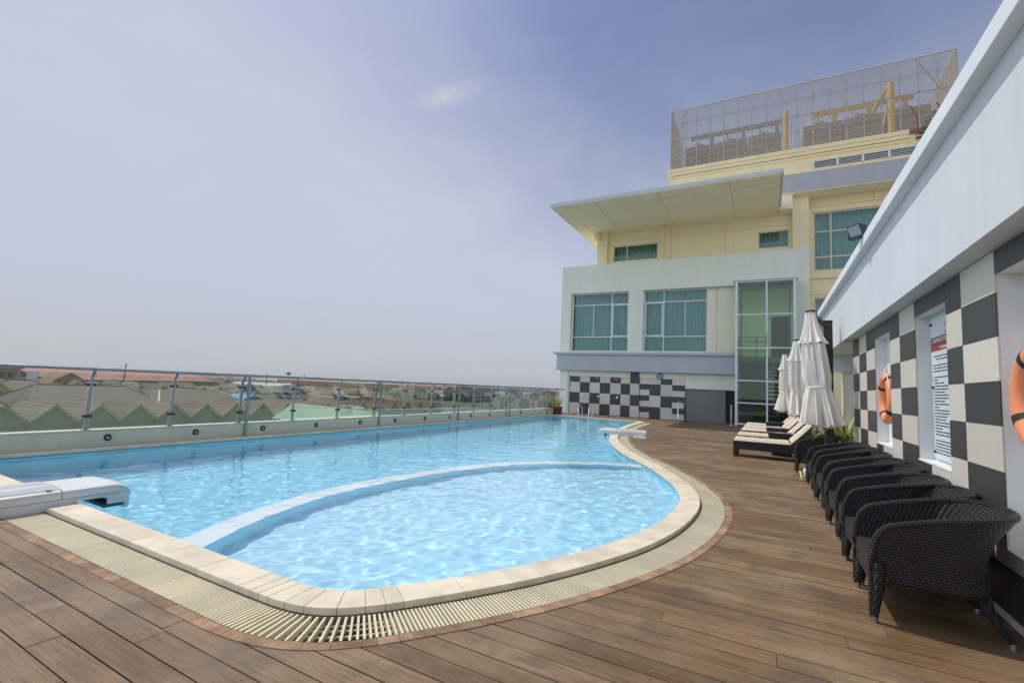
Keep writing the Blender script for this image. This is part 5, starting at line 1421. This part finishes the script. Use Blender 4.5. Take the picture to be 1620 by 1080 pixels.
# poles and masts
for k, (x, y, z, lab) in enumerate(((-170,70,2.6,'thin mast rising above the railing left of the others'),(-170,116,1.6,'power pole with crossarm above the railing near the second post pair'),(-190,140,2.8,'slender tower with a flared head above the railing'),(-215,168,2.0,'thin power pole right of the flared tower'))):
    t = thing('power_pole', lab, 'pole', (x, y, GZ), 'poles on the skyline'); MB().tube([(x,y,GZ),(x,y,z)], [.22,.14], 8).build('shaft', M['bronze'], t)
    b = MB()
    if k == 2: b.box(x-.6, x+.6, y-.7, y+.7, z-1.2, z-.2)
    elif k != 0: b.box(x-.08, x+.08, y-1.3, y+1.3, z-.9, z-.75)
    else: b.box(x-.06, x+.06, y-.4, y+.4, z-.5, z-.4)
    b.build('crossarm', M['bronze'], t)
# far town: small buildings to the horizon and scattered trees, one mass
b = MB(); rnd = random.Random(77); ms = [M['pinkwall'], M['townwall'], M['redroof'], M['tileroof2'], M['slab'], M['greyroof']]
for k in range(2600):
    d = 210*(12**rnd.random()); a = radians(rnd.uniform(18, 78))
    x, y = -d*sin(a), d*cos(a)
    if d < 260 and y < 120: continue
    w_, l_2, h = rnd.uniform(5, 16), rnd.uniform(6, 30), rnd.uniform(4, 8.6)
    if rnd.random() < .02: h += rnd.uniform(1, 3)
    b.box(x-w_/2, x+w_/2, y-l_2/2, y+l_2/2, GZ, GZ+h*.7, rnd.choice((0,0,1,1,4)))
    zt = GZ+h*.7; b.add([(x-w_/2-.4,y-l_2/2,zt),(x+w_/2+.4,y-l_2/2,zt),(x+w_/2+.4,y+l_2/2,zt),(x-w_/2-.4,y+l_2/2,zt),(x,y-l_2/2,zt+h*.3),(x,y+l_2/2,zt+h*.3)], [(0,1,4),(1,2,5,4),(2,3,5),(3,0,4,5)], rnd.choice((2,3,3,3,3,5,5,4)))
tag(b.build('far_town', ms), 'mass of small far roofs and buildings fading towards the horizon', 'town', kind='stuff')
b = MB()
for k in range(420):
    d = 120*(14**rnd.random()); a = radians(rnd.uniform(18, 72)); x, y = -d*sin(a), d*cos(a)
    if d < 230 and y < 125: continue
    r = rnd.uniform(2.2, 4.2)
    for q in range(60):
        v = Vector((rnd.gauss(0,1), rnd.gauss(0,1), rnd.gauss(0,.7))).normalized()*r*rnd.uniform(.5, 1); c = Vector((x, y, GZ+r*1.1)) + v
        e1 = Vector((rnd.gauss(0,1), rnd.gauss(0,1), rnd.gauss(0,1))).normalized()*r*.28; e2 = e1.cross(v).normalized()*r*.24
        b.add([c-e1, c+e2, c+e1, c-e2], [(0,1,2,3)])
tag(b.build('far_trees', M['tree']), 'scattered dark tree crowns among the far roofs', 'trees', kind='stuff')
# ================================================================== the air
hm = bpy.data.materials.new('haze'); hm.use_nodes = True; hnt = hm.node_tree; hnt.nodes.clear()
ho = hnt.nodes.new('ShaderNodeOutputMaterial'); pv = hnt.nodes.new('ShaderNodeVolumePrincipled')
pv.inputs['Color'].default_value = (.93, .94, .97, 1); pv.inputs['Density'].default_value = .00042; pv.inputs['Anisotropy'].default_value = .3
hnt.links.new(pv.outputs[0], ho.inputs['Volume'])
hzb = MB().box(-2900, 100, -60, 2900, GZ-1, 24).build('haze', hm)
tag(hzb, kind='stuff')
